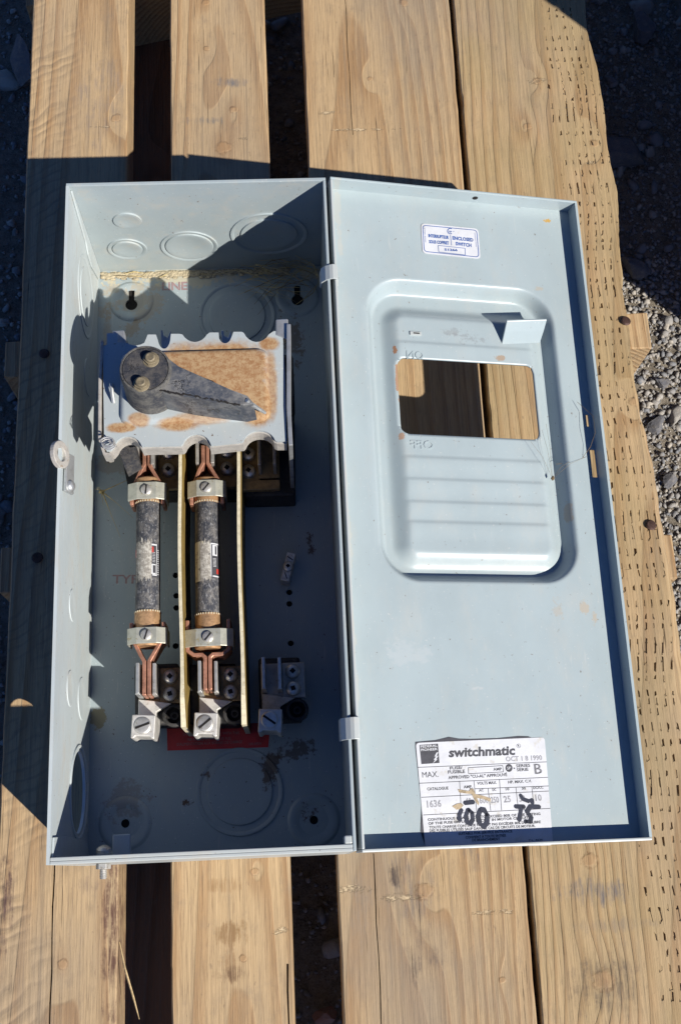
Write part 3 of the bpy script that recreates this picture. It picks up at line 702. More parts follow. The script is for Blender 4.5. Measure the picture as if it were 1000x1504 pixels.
# ---- screws
def screw(c, ax, r, mat, parent, kind='slot', rot=.6, h=.03):
    m = MB(); ax = Vector(ax).normalized(); u = ax.orthogonal().normalized(); w_ = ax.cross(u); c = Vector(c)
    m.lathe([(r, 0), (r, h*.4), (r*.93, h*.8), (r*.72, h), (r*.35, h*1.08), (.001, h*1.1)], c, ax, 22)
    o = m.build('screw', mat, parent)
    d = u*cos(rot)+w_*sin(rot); e = ax.cross(d); m2 = MB(); top = h*1.09
    T = lambda x, y, z: tuple(c+d*x+e*y+ax*z)
    if kind == 'slot': m2.box(-r*.86, r*.86, -r*.13, r*.13, h*.5, top+.002, T)
    elif kind == 'square': m2.box(-r*.3, r*.3, -r*.3, r*.3, h*.5, top+.0025, T)
    # slot as its own black bar joined to the screw, standing for recess shade
    me = o.data; me.materials.append(M_dark); bm = bmesh.new(); bm.from_mesh(me)
    org = Vector(o['_o']); vs = [bm.verts.new((Vector(v)-org)*S) for v in m2.v]
    for f in m2.f:
        fc = bm.faces.new([vs[i] for i in f]); fc.material_index = 1
    bm.to_mesh(me); bm.free()
    return o

# ---- fuse bases, top and bottom rows
ZC = .60
def P6(px, py, z=ZC): p = at(px, py, z); return (p.x, p.y)
def base(pts, z, label=None):
    m = MB(); m.prism([P6(*q, z) for q in pts], ZF+.0005, z); return m.build('fuse_base', M_phen, BOX, label, bevel=.02)
B = []
B.append(base([(197, 976), (262, 974), (264, 1064), (198, 1064)], .36, 'black moulded base below the left fuse'))
B.append(base([(276, 976), (346, 974), (350, 1064), (279, 1064)], .36, 'black moulded base below the right fuse'))
B.append(base([(379, 967), (440, 965), (444, 1056), (382, 1058)], .36, 'black moulded base of the empty third pole'))
BT = []
BT.append(base([(188, 600), (262, 598), (262, 722), (188, 724)], .36, 'black moulded base above the left fuse'))
BT.append(base([(272, 600), (346, 598), (346, 722), (272, 724)], .36, 'black moulded base above the right fuse'))
BT.append(base([(358, 600), (432, 598), (434, 728), (358, 730)], .36, 'black moulded base above the empty pole'))
def bottom_pole(cx, yT, par, dull, lugz=.62, ang=.6, blade=True):
    """cx, yT: pixel column of the blade and pixel row of the jaw tops at height ZC"""
    X, Y = P6(cx, yT); k = 1/193.0
    # jaws
    for sx, hz in ((-.062, .66), (.055, .62)):
        m = MB(); m.box(X+sx-.012, X+sx+.012, Y-.225, Y, .40, hz); m.box(X+sx-.018, X+sx+.018, Y-.23, Y-.22, .40, hz-.02); m.build('contact_jaw', M_steel if sx > 0 else M_galv, par, bevel=.004)
    # terminal plate with two square socket screws
    m = MB(); m.box(X+.072, X+.24, Y-.27, Y-.005, .361, .41); m.box(X-.09, X+.072, Y-.27, Y-.005, .361, .40); tp = m.build('terminal_plate', M_brass if not dull else M_tan, par, bevel=.006)
    for dy in (-.075, -.205): screw((X+.15, Y+dy, .41), (0, 0, 1), .055, M_steel, tp, 'square', .3+dy*4, .05)
    # tongue running forward to the lug
    m = MB(); m.prism([(X-.085, Y-.235), (X+.02, Y-.25), (X+.16, Y-.275), (X+.05, Y-.335), (X+.045, Y-.42), (X-.085, Y-.42)], .401, .44); m.build('terminal_strip', M_alu if not dull else M_tan, par, bevel=.006)
    # lug block with a slotted screw
    m = MB(); a = -.06
    T = lambda x, y, z: (X-.018+x*cos(a)-y*sin(a), Y-.375+x*sin(a)+y*cos(a), z)
    prof = [(-.085, -.17), (-.062, -.17), (-.05, -.155), (.05, -.155), (.062, -.17), (.085, -.17), (.085, 0), (-.085, 0)]
    m.prism(prof, .33, .62, T); lg = m.build('terminal_lug', M_alu, par, bevel=.008)
    c = T(-.005, -.078, .6195); screw(c, (0, 0, 1), .062, M_steel, lg, 'slot', ang+pi/2, .012)
    # moulded socket beside the lug
    m = MB(); c = (X+.175, Y-.36, .36); m.lathe([(.085, 0), (.085, .05), (.078, .055), (.062, .055), (.058, .045), (.055, -.02)], c, n=28, cap=False); m.lathe([(.056, .0015), (.004, .0016)], c, n=20, mi=1, cap=True)
    m.lathe([(.03, .002), (.03, .02), (.018, .02), (.018, .0022)], c, n=14, cap=False); m.build('screw_socket', [M_phen, M_dark], par)
bottom_pole(216, 975, B[0], False, ang=1.1); bottom_pole(306, 972, B[1], False, ang=1.45); bottom_pole(399, 967, B[2], True, ang=.15)
def top_pole(cx, yB, par, side=1):
    X, Y = P6(cx, yB)
    m = MB(); m.box(X+.07*side if side > 0 else X-.24, X+.24 if side > 0 else X-.07, Y-.02, Y+.34, .361, .405); m.box(X-.09, X+.09, Y+.0, Y+.34, .361, .40); m.box(X-.26 if side < 0 else X-.09, X+.26 if side > 0 else X+.09, Y-.1, Y-.02, .361, .42)
    tp = m.build('terminal_plate', M_brass, par, bevel=.006)
    for dy in (.055, .2): screw((X+.155*side, Y+dy, .405), (0, 0, 1), .055, M_steel, tp, 'square', .1, .05)
    for sx in (-.062, .055):
        m = MB(); m.box(X+sx-.012, X+sx+.012, Y+.03, Y+.4, .40, .64); m.build('contact_jaw', M_steel, par, bevel=.004)
top_pole(214, 690, BT[0]); top_pole(302, 688, BT[1]); top_pole(393, 690, BT[2], -1)

# ---- copper contact straps with clamp bands
def band(X, Y0_, Y1_, zc, rw, rh, mat, par, rot=.5, dimple=True):
    rw += .012; oct_ = [(-rw, zc-rh*.9), (-rw, zc+rh*.62), (-rw*.5, zc+rh), (rw*.5, zc+rh), (rw, zc+rh*.62), (rw, zc-rh*.9)]
    T = lambda a, b, c: (X+a, c, b)
    m = MB(); m.strip(oct_, .014, Y0_, Y1_, T); o = m.build('clamp_band', mat, par, bevel=.004)
    yc = (Y0_+Y1_)/2; screw((X-.0, yc, zc+rh+.006), (0, 0, 1), .042, M_steel, o, 'slot', rot, .022)
    m = MB(); m.lathe([(.016, 0), (.013, .006), (.006, .009), (.001, .01)], (X+rw*.68, yc, zc+rh*.72), (.55, 0, 1), 10); m.build('rivet', M_steel, o)
    return o
def ypx(py, cx, z=ZC): return P6(cx, py, z)[1]
ZFZ = .56; FR = .092
def fork(cx, pys, par, name='contact_strap', wide=.118, cxf=None, tee=False, ext=None):
    """pys: rows of blade end, junction, spread, strap end"""
    X = P6(cx, pys[1])[0]; XF = X if cxf is None else P6(cxf, pys[2])[0]; y = [ypx(q, cx) for q in pys]
    for s_ in (-1, 1):
        if tee: path = [(X+s_*.018, y[0]), (X+s_*.018, y[1]+.015), (X+s_*.04, y[1]+.035), (XF+s_*(wide-.045), y[1]+.035), (XF+s_*wide, y[1]+.07), (XF+s_*wide, y[2]), (XF+s_*wide, y[3])]
        else: path = [(X+s_*.018, y[0]), (X+s_*.018, y[1]), (X+s_*.045, y[1]+(y[2]-y[1])*.28), (XF+s_*(wide-.03), y[1]+(y[2]-y[1])*.78), (XF+s_*wide, y[2]), (XF+s_*wide, y[3])]
        m = MB(); m.strip(path, .028, .43, .625); m.build(name, M_copper, par, bevel=.006)
    return X, XF
fork(216, (655, 683, 716, 742), BT[0], cxf=217); fork(302, (655, 681, 714, 742), BT[1], cxf=304)
fork(216, (1022, 972, 940, 915), B[0], cxf=217); fork(305, (1014, 969, 942, 911), B[1], cxf=306, wide=.152, tee=True)
Xa = P6(217, 800)[0]; Xb = P6(305, 800)[0]
XAt = P6(217, 717)[0]; XBt = P6(304, 716)[0]; XAb = P6(217, 934)[0]; XBb = P6(307, 939)[0]
band(XAt, ypx(731, 217, .7), ypx(706, 217, .7), ZFZ, .128, .115, M_bband, BT[0], .7); band(XBt, ypx(727, 304, .7), ypx(703, 304, .7), ZFZ, .128, .115, M_bband, BT[1], .1)
band(XAb, ypx(944, 217, .7), ypx(920, 217, .7), ZFZ, .128, .115, M_bband, B[0], .5); band(XBb, ypx(948, 307, .7), ypx(922, 307, .7), ZFZ, .165, .115, M_bband, B[1], .1)

# ---- phase barriers
def barrier(pxt, pyt, pxb, pyb, zt, label):
    a = P6(pxt, pyt, zt); b = P6(pxb, pyb, zt); m = MB(); n = 40; vs = []; th = .025
    for i in range(n+1):
        t = i/n; x = a[0]+(b[0]-a[0])*t+.006*sin(t*9); y = a[1]+(b[1]-a[1])*t; z = zt - (0 if t < .93 else (t-.93)/.07*.10); w_ = th*(1+.5*max(0, (t-.86)/.14))
        lean = .02*sin(t*3)
        vs += [(x-w_/2+lean*0, y, ZF+.02), (x+w_/2, y, ZF+.02), (x+w_/2, y, z), (x-w_/2, y, z)]
    for i in range(n):
        p = 4*i; q = p+4; m.add([vs[k] for k in (p, p+1, p+2, p+3, q, q+1, q+2, q+3)], [(0, 4, 7, 3), (1, 2, 6, 5)], 0); m.add([vs[k] for k in (p+2, p+3, q+3, q+2)], [(0, 1, 2, 3)], 1)
    m.add(vs[:4], [(0, 1, 2, 3)], 0); m.add(vs[-4:], [(3, 2, 1, 0)], 1)
    m.build('phase_barrier', [M_amber, M_cream], BOX, label, fixn=False)
barrier(263, 560, 267, 1066, .78, 'amber insulating sheet between the two fuses'); barrier(347.5, 560, 357, 1062, .78, 'amber insulating sheet right of the second fuse')

# ---- ground bar
g0, g1 = P6(428, 812, .22), P6(418, 853, .22); gd = Vector((g0[0]-g1[0], g0[1]-g1[1])); gl = gd.length; gd.normalize()
TG = lambda x, y, z: (g1[0]+gd.x*y+gd.y*x, g1[1]+gd.y*y-gd.x*x, z)
m = MB(); m.box(-.035, .035, 0, gl, ZF+.001, .22, TG); gb = m.build('ground_bar', M_alu, BOX, 'small ground terminal bar with three screws', bevel=.005)
for t, r, k in ((.18, .03, 'slot'), (.8, .03, 'slot'), (.5, .042, 'square')): screw(TG(0, gl*t, .2205), (0, 0, 1), r, M_steel, gb, k, .9+t, .006 if k == 'slot' else .03)

# ---- switching mechanism cover
top = [(157, 508), (157, 489), (173, 489), (173, 501), (188, 503), (193, 500), (202, 505), (217, 491), (229, 491)]
def arc(cx, cy, rx, ry, a0, a1, n=9): return [(cx+rx*cos(radians(a0+(a1-a0)*k/n)), cy-ry*sin(radians(a0+(a1-a0)*k/n))) for k in range(n+1)]
out = [(153, 655), (151, 508), (157, 506), (157, 489), (173, 489), (173, 502), (187, 504)]
out += arc(199, 478, 26, 29, 225, 300, 6)[1:] + [(217, 491), (229, 491)]
out += arc(241, 494, 9.5, 18, 180, 360, 10)[1:-1] + [(251, 490), (264, 490)]
out += arc(286, 476, 22, 26, 215, 325, 8) + [(308, 488), (321, 488)]
out += arc(330.5, 492, 9.5, 12, 180, 360, 9)[1:-1] + [(343, 487), (355, 487)]
out += arc(377, 475, 22, 27, 210, 325, 8) + [(402, 486), (415, 485), (419, 560), (421, 648), (407, 648)]
low = [(407, 648)] + arc(381, 652, 24, 20, 15, 165, 10) + [(356, 649), (310, 654)] + arc(289, 660, 22, 23, 20, 160, 10) + [(266, 654), (213, 655)] + arc(188, 664, 22, 24, 20, 160, 10) + [(163, 661), (157, 663)]
outl = out + low[1:]
pl = [P6(*q, ZP) for q in outl]
m = MB(); m.sheet(pl, [], ZP-.025, ZP); cov = m.build('mechanism_cover', M_cover, BOX, 'grey scalloped cover plate stained with rust')
# skirt along the lower scallops
m = MB(); m.strip([P6(*q, ZP) for q in [(421, 648)]+low+[(153, 655)]], .02, ZP-.16, ZP-.026); m.build('cover_skirt', M_tan, cov, 'tan plated skirt following the scallops')
# raised panel pressed in the cover
cx_, cy_ = P6(285, 567, ZP); xa, yb_ = P6(176, 625, ZP); xb_, yt_ = P6(394, 512, ZP)
rings = [[(x, y, z) for x, y in rrect(xa+o_, xb_-o_, yb_+o_, yt_-o_, .07-o_*.5, 6)] for o_, z in ((0, ZP+.0006), (.008, ZP+.02), (.02, ZP+.034), (.04, ZP+.038))]
m = MB(); m.loft(rings); m.build('raised_panel', M_cover, cov)
ZQ = ZP+.038
# side plates carrying the cover
pa, pb = P6(148.5, 500, ZP), P6(147, 655, ZP)
m = MB(); m.strip([(P6(150, 500, ZP)), P6(147, 560, ZP), P6(146.5, 645, ZP)],   .022, ZP-.5, ZP+.01); m.build('side_plate', M_tan, cov, bevel=.004)
m = MB(); m.strip([P6(424, 478, ZP), P6(424, 600, ZP), P6(427, 656, ZP)], .03, .35, ZP+.03); m.build('side_plate', M_galv, cov, bevel=.004)
m = MB(); m.prism([P6(405, 469, ZP), P6(423, 468, ZP), P6(424, 500, ZP), P6(405, 492, ZP)], ZP-.06, ZP+.005); m.build('end_tab', M_galv, cov, 'grey steel tab at the upper right corner', bevel=.008)
m = MB(); m.prism([P6(162, 478, ZP), P6(180, 477, ZP), P6(184, 500, ZP), P6(164, 500, ZP)], ZP-.34, ZP-.08); m.build('end_tab', M_galv, cov, 'tall blued tab at the upper left corner', bevel=.01)
for (cx, wd) in ((243, 15), (332, 14)):
    m = MB(); z = ZP-.26; pts = [(cx-wd/2, 484), (cx-wd/2+3, 484)] + [(cx-3, 492), (cx+3, 495), (cx+wd/2, 484), (cx+wd/2+2, 500), (cx+5, 515), (cx-6, 518)]
    m.prism([P6(*q, z) for q in pts], z-.4, z); m.build('arc_plate', M_galv, cov, bevel=.005)
# crossbar behind cover, seen through the arches
m = MB(); a = P6(165, 640, .9); b = P6(430, 505, .9); m.box(a[0], b[0], a[1]+.25, b[1]-.1, .5, .95); m.build('rotor_bar', M_phen, cov, bevel=.03)
m = MB(); m.strip([P6(146.5, 645, ZP), P6(153, 666, ZP), P6(163, 667, ZP)], .018, ZP-.14, ZP); m.build('side_plate', M_tan, cov)
m = MB(); m.prism([P6(172, 655, 1.0), P6(196, 645, 1.0), P6(202, 672, 1.0), P6(182, 684, 1.0)], .75, 1.0); m.build('operating_link', M_handtop, cov, 'dark curved link below the lower left corner')
m = MB(); m.prism([P6(181, 682, .45), P6(205, 674, .45), P6(216, 700, .45), P6(196, 724, .45), P6(188, 716, .45)], .365, .45); m.build('link_foot', M_phen, cov)
# little fittings on the cover
sp = P6(162, 657, ZP); m = MB(); pts = [(sp[0]+.045*cos(k*.7), sp[1]+.03*sin(k*.7), ZP+.01+.004*k) for k in range(34)]; m.tube(pts, .006, 6); m.build('coil_spring', M_steel, cov)
rv = P6(160, 646, ZP); m = MB(); m.lathe([(.022, 0), (.018, .012), (.009, .018), (.001, .02)], (rv[0], rv[1], ZP), n=14); m.build('rivet', M_cover, cov)
hk = P6(166, 582, ZP); m = MB(); m.tube([(hk[0]-.005, hk[1]+.08, ZP+.0), (hk[0]-.004, hk[1]+.07, ZP+.06), (hk[0]+.002, hk[1]+.0, ZP+.05), (hk[0]+.004, hk[1]-.05, ZP+.0)], .014, 8); m.build('spring_hook', M_galv, cov)
for q in ((244, 655), (337, 655)):
    p = P6(*q, ZP-.1); m = MB(); m.lathe([(.022, 0), (.022, .012), (.004, .012)], (p[0], p[1]-.005, ZP-.11), (0, -1, .2), 14); m.build('skirt_hole_shade', M_dark, cov)  # flat black disc paints the dark of a hole

# ---- operating handle
ZT = ZQ+.37
hc = P6(213, 541, ZT); R_ = .178
m = MB()
m.lathe([(R_*1.08, ZQ+.0005), (R_*1.05, ZQ+.03), (R_*1.02, ZT-.05), (R_*.995, ZT-.012), (R_*.965, ZT), (R_*.915, ZT), (R_*.895, ZT-.012), (.02, ZT-.012)], (hc[0], hc[1], 0), n=48)
hd = m.build('handle_knob', M_handle, BOX, 'black dusty round handle hub with two brass nuts')
m = MB(); m.lathe([(R_*.885, -.008), (R_*.87, -.002), (.01, -.001)], (hc[0], hc[1], ZT), n=40); m.build('knob_face', M_handtop, hd)
def lever():
    up = [P6(243, 522, ZT-.03), P6(262, 536, ZT-.03), P6(300, 553, ZT-.04), P6(340, 572, ZT-.06), P6(364, 581, ZT-.07), P6(372, 590, ZT-.08)]
    lo = [P6(372, 592, ZT-.08), P6(358, 594, ZT-.07), P6(320, 588, ZT-.05), P6(280, 582, ZT-.04), P6(240, 573, ZT-.03), P6(215, 565, ZT-.03)]
    poly = up+lo; m = MB(); n = len(poly); c = Vector((sum(p[0] for p in poly)/n, sum(p[1] for p in poly)/n))
    ztop = [ZT-.035, ZT-.04, ZT-.05, ZT-.065, ZT-.075, ZT-.085, ZT-.085, ZT-.075, ZT-.06, ZT-.05, ZT-.04, ZT-.035]
    def ring(sc, dz, abs_z=None): return [(c.x+(p[0]-c.x)*sc, c.y+(p[1]-c.y)*(1-(1-sc)*2.2), abs_z if abs_z is not None else z+dz) for p, z in zip(poly, ztop)]
    rg = [ring(1.04, 0, ZQ+.0005), ring(1.0, -.012), ring(.975, 0)]
    m.loft(rg, smooth=False); return m.build('handle_lever', M_lever, BOX, 'charcoal tapered handle lever with cracked surface')
lv = lever()
rd = [(*P6(a_, b_, ZT-.04), ZT-.034-.0042*k_) for k_, (a_, b_) in enumerate(((232, 573), (240, 574), (250, 575.5), (260, 577), (270, 578), (282, 580), (294, 581.5), (306, 583), (318, 585.5), (330, 588), (343, 590), (355, 592)))]
m = MB(); rr_ = random.Random(3); rd = [(a_+(c_-a_)*k_/4+rr_.gauss(0, .002), b_+(d_-b_)*k_/4+rr_.gauss(0, .003), e_+(f_-e_)*k_/4) for (a_, b_, e_), (c_, d_, f_) in zip(rd, rd[1:]) for k_ in range(4)]
m.tube(rd, [rr_.uniform(.004, .011) for _ in rd] if True else [.002, .006, .004, .008, .004, .009, .005, .008, .004, .007, .006, .003], 6); m.build('ridge_crack', M_dark, lv, 'dark broken seam along the lower edge of the lever top')
for q, a in (((221, 526), .2), ((207, 562), .5)):
    p = P6(*q, ZT+.02); m = MB(); m.lathe([(.059, 0), (.059, .005), (.055, .007)], (p[0], p[1], ZT-.004), n=20)
    m.prism([(p[0]+  .050*cos(a+pi/3*k), p[1]+.050*sin(a+pi/3*k)) for k in range(6)], ZT+.003, ZT+.026)
    m.lathe([(.036, .0), (.036, .018), (.028, .024), (.012, .02), (.001, .019)], (p[0], p[1], ZT+.026), n=18); m.build('hex_nut', simple('old_brass_nut', (.25, .205, .13), .6, .3, .2, (.12, .09, .06), 18, .3), hd, bevel=.004)
pp = [(*P6(362, 586, ZT-.05), ZT-.07), (*P6(372, 592, ZT-.1), ZT-.14), (*P6(389, 606, ZQ+.05), ZQ+.05)]
m = MB(); m.tube(pp, [.014, .016, .012], 8); m.build('pointer_pin', M_galv, lv, 'bright metal pin at the tip of the lever')

# ---- left wall hasp, front bolt, brackets, hinges
def hasp():
    c = atX(89, 672, X0); c = Vector((X0+.012, c.y-.01, ZR+.0)); ax = Vector((.93, .0, .38)).normalized(); e1_ = Vector((0, 1, 0)); e2_ = ax.cross(e1_)
    T = lambda x, y, z: tuple(c+e1_*x+e2_*y+ax*z)
    outer = [(.1*cos(2*pi*k/28), .1*sin(2*pi*k/28)) for k in range(28)]; inner = circle(0, 0, .05, 20)
    m = MB(); m.sheet(outer, [inner], -.018, .018, T); o = m.build('padlock_ring', M_tan, BOX, 'galvanised padlock eye on the left rim', bevel=.006)
    m = MB(); m.box(-.25, .04, -.17, -.07, -.012, .012, T); m.build('padlock_plate', M_galv, o, bevel=.005)
    c2 = T(-.20, -.12, 0.012); m = MB(); m.lathe([(.042, 0), (.04, .014), (.028, .026), (.001, .03)], c2, ax, 18); m.build('rivet', M_galv, o)
hasp()
bp = at(147, 1272, .9); bx = at(150, 1272, 1.15).x
m = MB(); m.lathe([(.021, 0), (.021, .062), (.016, .066)], (bx, Y0-.035, 1.1), (0, -1, 0), 14)
for k in range(5): m.lathe([(.021, .0), (.026, .0045), (.021, .009)], (bx, Y0-.038-k*.0115, 1.1), (0, -1, 0), 14, cap=False)
m.build('bolt_thread', M_steel, frontw)
m = MB(); m.prism([(.05*cos(pi/3*k), .05*sin(pi/3*k)) for k in range(6)], .0, .036, lambda x, y, z: (bx+x, Y0-.002-z, 1.1+y)); m.build('hex_nut', M_steel, frontw, 'hex nut on the outside of the front wall', bevel=.004)
m = MB(); q = at(178, 1248, 1.0); m.box(q.x-.06, q.x+.06, Y0+TH+.001, Y0+TH+.16, .96, 1.0); m.box(bx-.07, q.x+.06, Y0+TH+.001, Y0+TH+.05, .92, .959); m.build('interlock_bracket', M_cover, frontw, 'small grey bracket bolted inside the front wall', bevel=.008)
m = MB(); m.lathe([(.05, 0), (.046, .02), (.028, .034), (.001, .038)], (bx, Y0+TH+.052, 1.1), (0, 1, .4), 18); m.build('bolt_head', M_steel, frontw)

# ================================================================== DOOR
ANG, GAP, DW, DL = .2092, .0348, 2.0446, 4.9753
FD = .135
def D(u, v, w_=0.0):   # u across from the hinge, v down from the top edge, w above the rim plane
    return (X1+GAP+u*cos(ANG)+w_*sin(ANG), Y1+.01-v, ZR-u*sin(ANG)+w_*cos(ANG))
DN = Vector((sin(ANG), 0, cos(ANG))); DE1 = Vector((cos(ANG), 0, -sin(ANG)))
def ondoor(px, py, w_=-FD):
    d = ray(px, py); O = Vector(D(0, 0, w_)); t = (O-CAMP).dot(DN)/d.dot(DN); q = CAMP+d*t-O; return q.dot(DE1), -q.y
def sdr(u, v, u0, u1, v0, v1, r):
    cx, cy = (u0+u1)/2, (v0+v1)/2; qx = abs(u-cx)-(u1-u0)/2+r; qy = abs(v-cy)-(v1-v0)/2+r
    return sqrt(max(qx, 0)**2+max(qy, 0)**2)+min(max(qx, qy), 0)-r
def sst(x): x = max(0, min(1, x)); return x*x*(3-2*x)
OU = (.265, 1.80, .755, 3.155); WN = (.499, 1.612, 1.395, 2.012)
PH = [(1.978, 2.0, 1.80, 1.90), (1.978, 2.022, 2.0925, 2.3175)]     # slot and square hole beside the flange
def sheary(u): return 0.0
def height(u, v):
    d = sdr(u, v, *OU, .30); h = -.125*sst((-d)/.085)
    di = sdr(u, v, OU[0]+.15, OU[1]-.09, OU[2]+.19, OU[3]-.13, .16); h += .070*sst(-(di-.02)/.14)
    if .48 < u < 1.64:
        f = sst((u-.48)/.08)*sst((1.64-u)/.08)
        for rv_ in (1.27, 2.20, 2.37, 2.545, 2.70):
            t = v-rv_
            if -.02 < t < .15: h += f*.007*(sst((t+.02)/.02)*(1-sst(t/.14)))
    return h
us = sorted(set([0, .012, .08, .16, .22, .26] + [round(.275+.0125*i, 4) for i in range(127)] + [1.90, 1.94, 1.978, 2.0, 2.022, DW-.008, DW]))
vs_ = sorted(set([0, .012, .1, .3, .5, .62, .67] + [round(.68+.0125*i, 4) for i in range(200)] + [3.2, 3.3, 3.5, 3.9, 4.3, 4.7, DL-.012, DL]))
def door():
    m = MB(); nu = len(us); P = []; hid = set()
    for j, v in enumerate(vs_):
        for i, u in enumerate(us):
            sd_ = sdr(u, v, *WN, .07)
            if sd_ < -.0001: hid.add((i, j))
            P.append([u, v])
    fs = []
    def nearest(u, v):
        e = 1e-4; s0 = sdr(u, v, *WN, .07); gx = (sdr(u+e, v, *WN, .07)-s0)/e; gy = (sdr(u, v+e, *WN, .07)-s0)/e; return u-gx*s0, v-gy*s0
    edge = set()
    for j in range(len(vs_)-1):
        for i in range(nu-1):
            c = [(i, j), (i+1, j), (i+1, j+1), (i, j+1)]
            k = sum(q in hid for q in c)
            if k >= 2: continue
            uc = (us[i]+us[i+1])/2; vc = (vs_[j]+vs_[j+1])/2
            if any(a < uc < b and c_ < vc < d_ for a, b, c_, d_ in PH): continue
            fs.append((j*nu+i, (j+1)*nu+i, (j+1)*nu+i+1, j*nu+i+1))
            if k:
                for q in c:
                    if q in hid: edge.add(q)
    # snap every vertex beside a dropped cell onto the opening's outline
    used = set(x for f in fs for x in f)
    for j in range(len(vs_)):
        for i in range(nu):
            idx = j*nu+i
            if idx in used and abs(sdr(P[idx][0], P[idx][1], *WN, .07)) < .0135:
                nb = [(i+a, j+b) for a in (-1, 0, 1) for b in (-1, 0, 1)]
                if (i, j) in edge or any(q in hid for q in nb): P[idx] = list(nearest(*P[idx]))
    W3 = [D(u, v, -FD+height(u, v)) for u, v in P]
    m.add(W3, fs, 0, True)
    o = m.build('door', M_door, BOX, 'flat pressed door lying open with a window and embossed panel', fixn=False)
    # drop unused verts
    bm = bmesh.new(); bm.from_mesh(o.data); bmesh.ops.delete(bm, geom=[v for v in bm.verts if not v.link_faces], context='VERTS'); bm.to_mesh(o.data); bm.free()
    so = o.modifiers.new('solid', 'SOLIDIFY'); so.thickness = .018*S; so.offset = -1
    return o
dr = door()
def flange(u0, u1, v0, v1, w0, w1): 
    return lambda m: m.box(u0, u1, v0, v1, w0, w1, D)
tk = .02; lo_ = -FD-.016
m = MB(); m.box(0, DW, 0, tk, lo_, 0, D); m.build('door_flange', M_door, dr, bevel=.006)
m = MB(); q_ = D(1.2, tk+.0015, -.07); m.lathe([(.022, 0), (.022, .001), (.001, .001)], q_, (0, -1, 0), 14); m.build('flange_hole_shade', M_dark, dr)  # hole drawn as a black disc, its shade in the colour
m = MB(); m.box(0, DW, DL-tk, DL, lo_, 0, D); m.build('door_flange', M_rim, dr, bevel=.006)
m = MB(); m.box(0, tk, tk+.001, DL-tk-.001, lo_, 0, D); m.build('door_flange', M_rim, dr, bevel=.006)
m = MB(); TR_ = lambda a, b, c: D(DW-tk+c, a, b)
m.sheet([(tk+.001, lo_), (DL-tk-.001, lo_), (DL-tk-.001, 0), (tk+.001, 0)], [], 0, tk, TR_); m.build('door_flange', M_door, dr)
# hook tab folded from the panel
hA = height(1.5, 1.2); wB = -FD+hA
b0, b1_ = ondoor(737, 505, wB), ondoor(793, 503, wB); 
du = Vector((b1_[0]-b0[0], b1_[1]-b0[1])); nrm = Vector((du.y, -du.x)).normalized()
def TT(x, y, z): q = Vector(b0)+du*x+nrm*y; return D(q.x, q.y, wB+z)
m = MB(); m.loft([[TT(0, 0, .0), TT(1, 0, .0), TT(1, .022, .0), TT(0, .022, 0)], [TT(.015, .066, .08), TT(1.04, .066, .08), TT(1.04, .084, .075), TT(.015, .084, .075)], [TT(0.03, .125, .145), TT(1.07, .125, .145), TT(1.07, .14, .14), TT(.03, .14, .14)]], smooth=False); m.build('catch_tab', M_door, dr, 'folded steel catch tab standing up from the panel', bevel=.004)
m = MB(); q = ondoor(610, 490, wB); m.box(q[0]-.045, q[0]+.045, q[1]-.014, q[1]+.014, wB-.02, wB+.012, D); m.box(q[0]-.02, q[0]+.03, q[1]-.005, q[1]+.005, wB+.0121, wB+.0145, D, 1); m.build('slot_lance', [M_rim, M_dark], dr, bevel=.003)
# mirrored embossed words
def emb(txt, a, b, h):
    wz = -FD+height(.7, 1.36)-.006 if txt == 'ON' else -FD+height(.7, 2.09)-.006
    p, q = ondoor(*a, wz), ondoor(*b, wz); m = MB()
    fm = lambda x, y, l: D(x, y, wz+l)
    put_text(m, txt, fm, (q[0], q[1]), (p[0], p[1]), h, 0, .012, 0, depth=.011, vdir=(0, -1)); m.build('embossed_word', M_door, dr, 'mirrored word %s pressed in the panel' % txt)
emb('ON', (597, 527), (622, 528), .065); emb('OFF', (603, 659), (637, 660), .065)
# hinges
for (px, py, h_) in ((488, 400, .12), (520, 1070, .145)):
    c = at(px, py, ZR); y = c.y; m = MB()
    T = lambda a, b, c_: (a, c_, b)
    m.strip([(X1-.07, ZR-.12), (X1-.06, ZR-.04), (X1-.03, ZR-.006), (X1+.0, ZR+.012), (X1+.022, ZR+.018), (X1+GAP+.012, ZR+.012), (X1+GAP+.02, ZR-.03), (X1+GAP+.02, ZR-.1)], .013, y-h_/2, y+h_/2, T)
    m.build('hinge', M_rim, BOX, bevel=.003)
# ---- door labels
def lab(px, py, l=.002): u, v = ondoor(px, py, -FD+.004); return (u, v)
LW = -FD+.0035
LM = lambda x, y, l: D(x, y, LW+l)
def cp(X, Y): return lab(600+X*.22, 1070+Y*.22)          # from the enlarged view of the rating label
def ctext(m, t, a, b, hpx, mi=1, bold=0.022, slant=0):
    p, q = cp(*a), cp(*b); put_text(m, t, LM, p, q, hpx*1.08*.22/205, mi, bold, .0015, vdir=tuple(Vector((q[1]-p[1], -(q[0]-p[0]))).normalized()), slant=slant)
def cline(m, pts, w_=3.6, mi=1, lift=.0012, f=cp):
    P = [Vector(f(*q)) for q in pts]; hw = w_*.22/205/2
    for a, b in zip(P, P[1:]):
        d = (b-a).normalized(); n_ = Vector((-d.y, d.x))*hw; m.add([LM(*(a+n_), lift), LM(*(b+n_), lift), LM(*(b-n_), lift), LM(*(a-n_), lift)], [(0, 1, 2, 3)], mi)
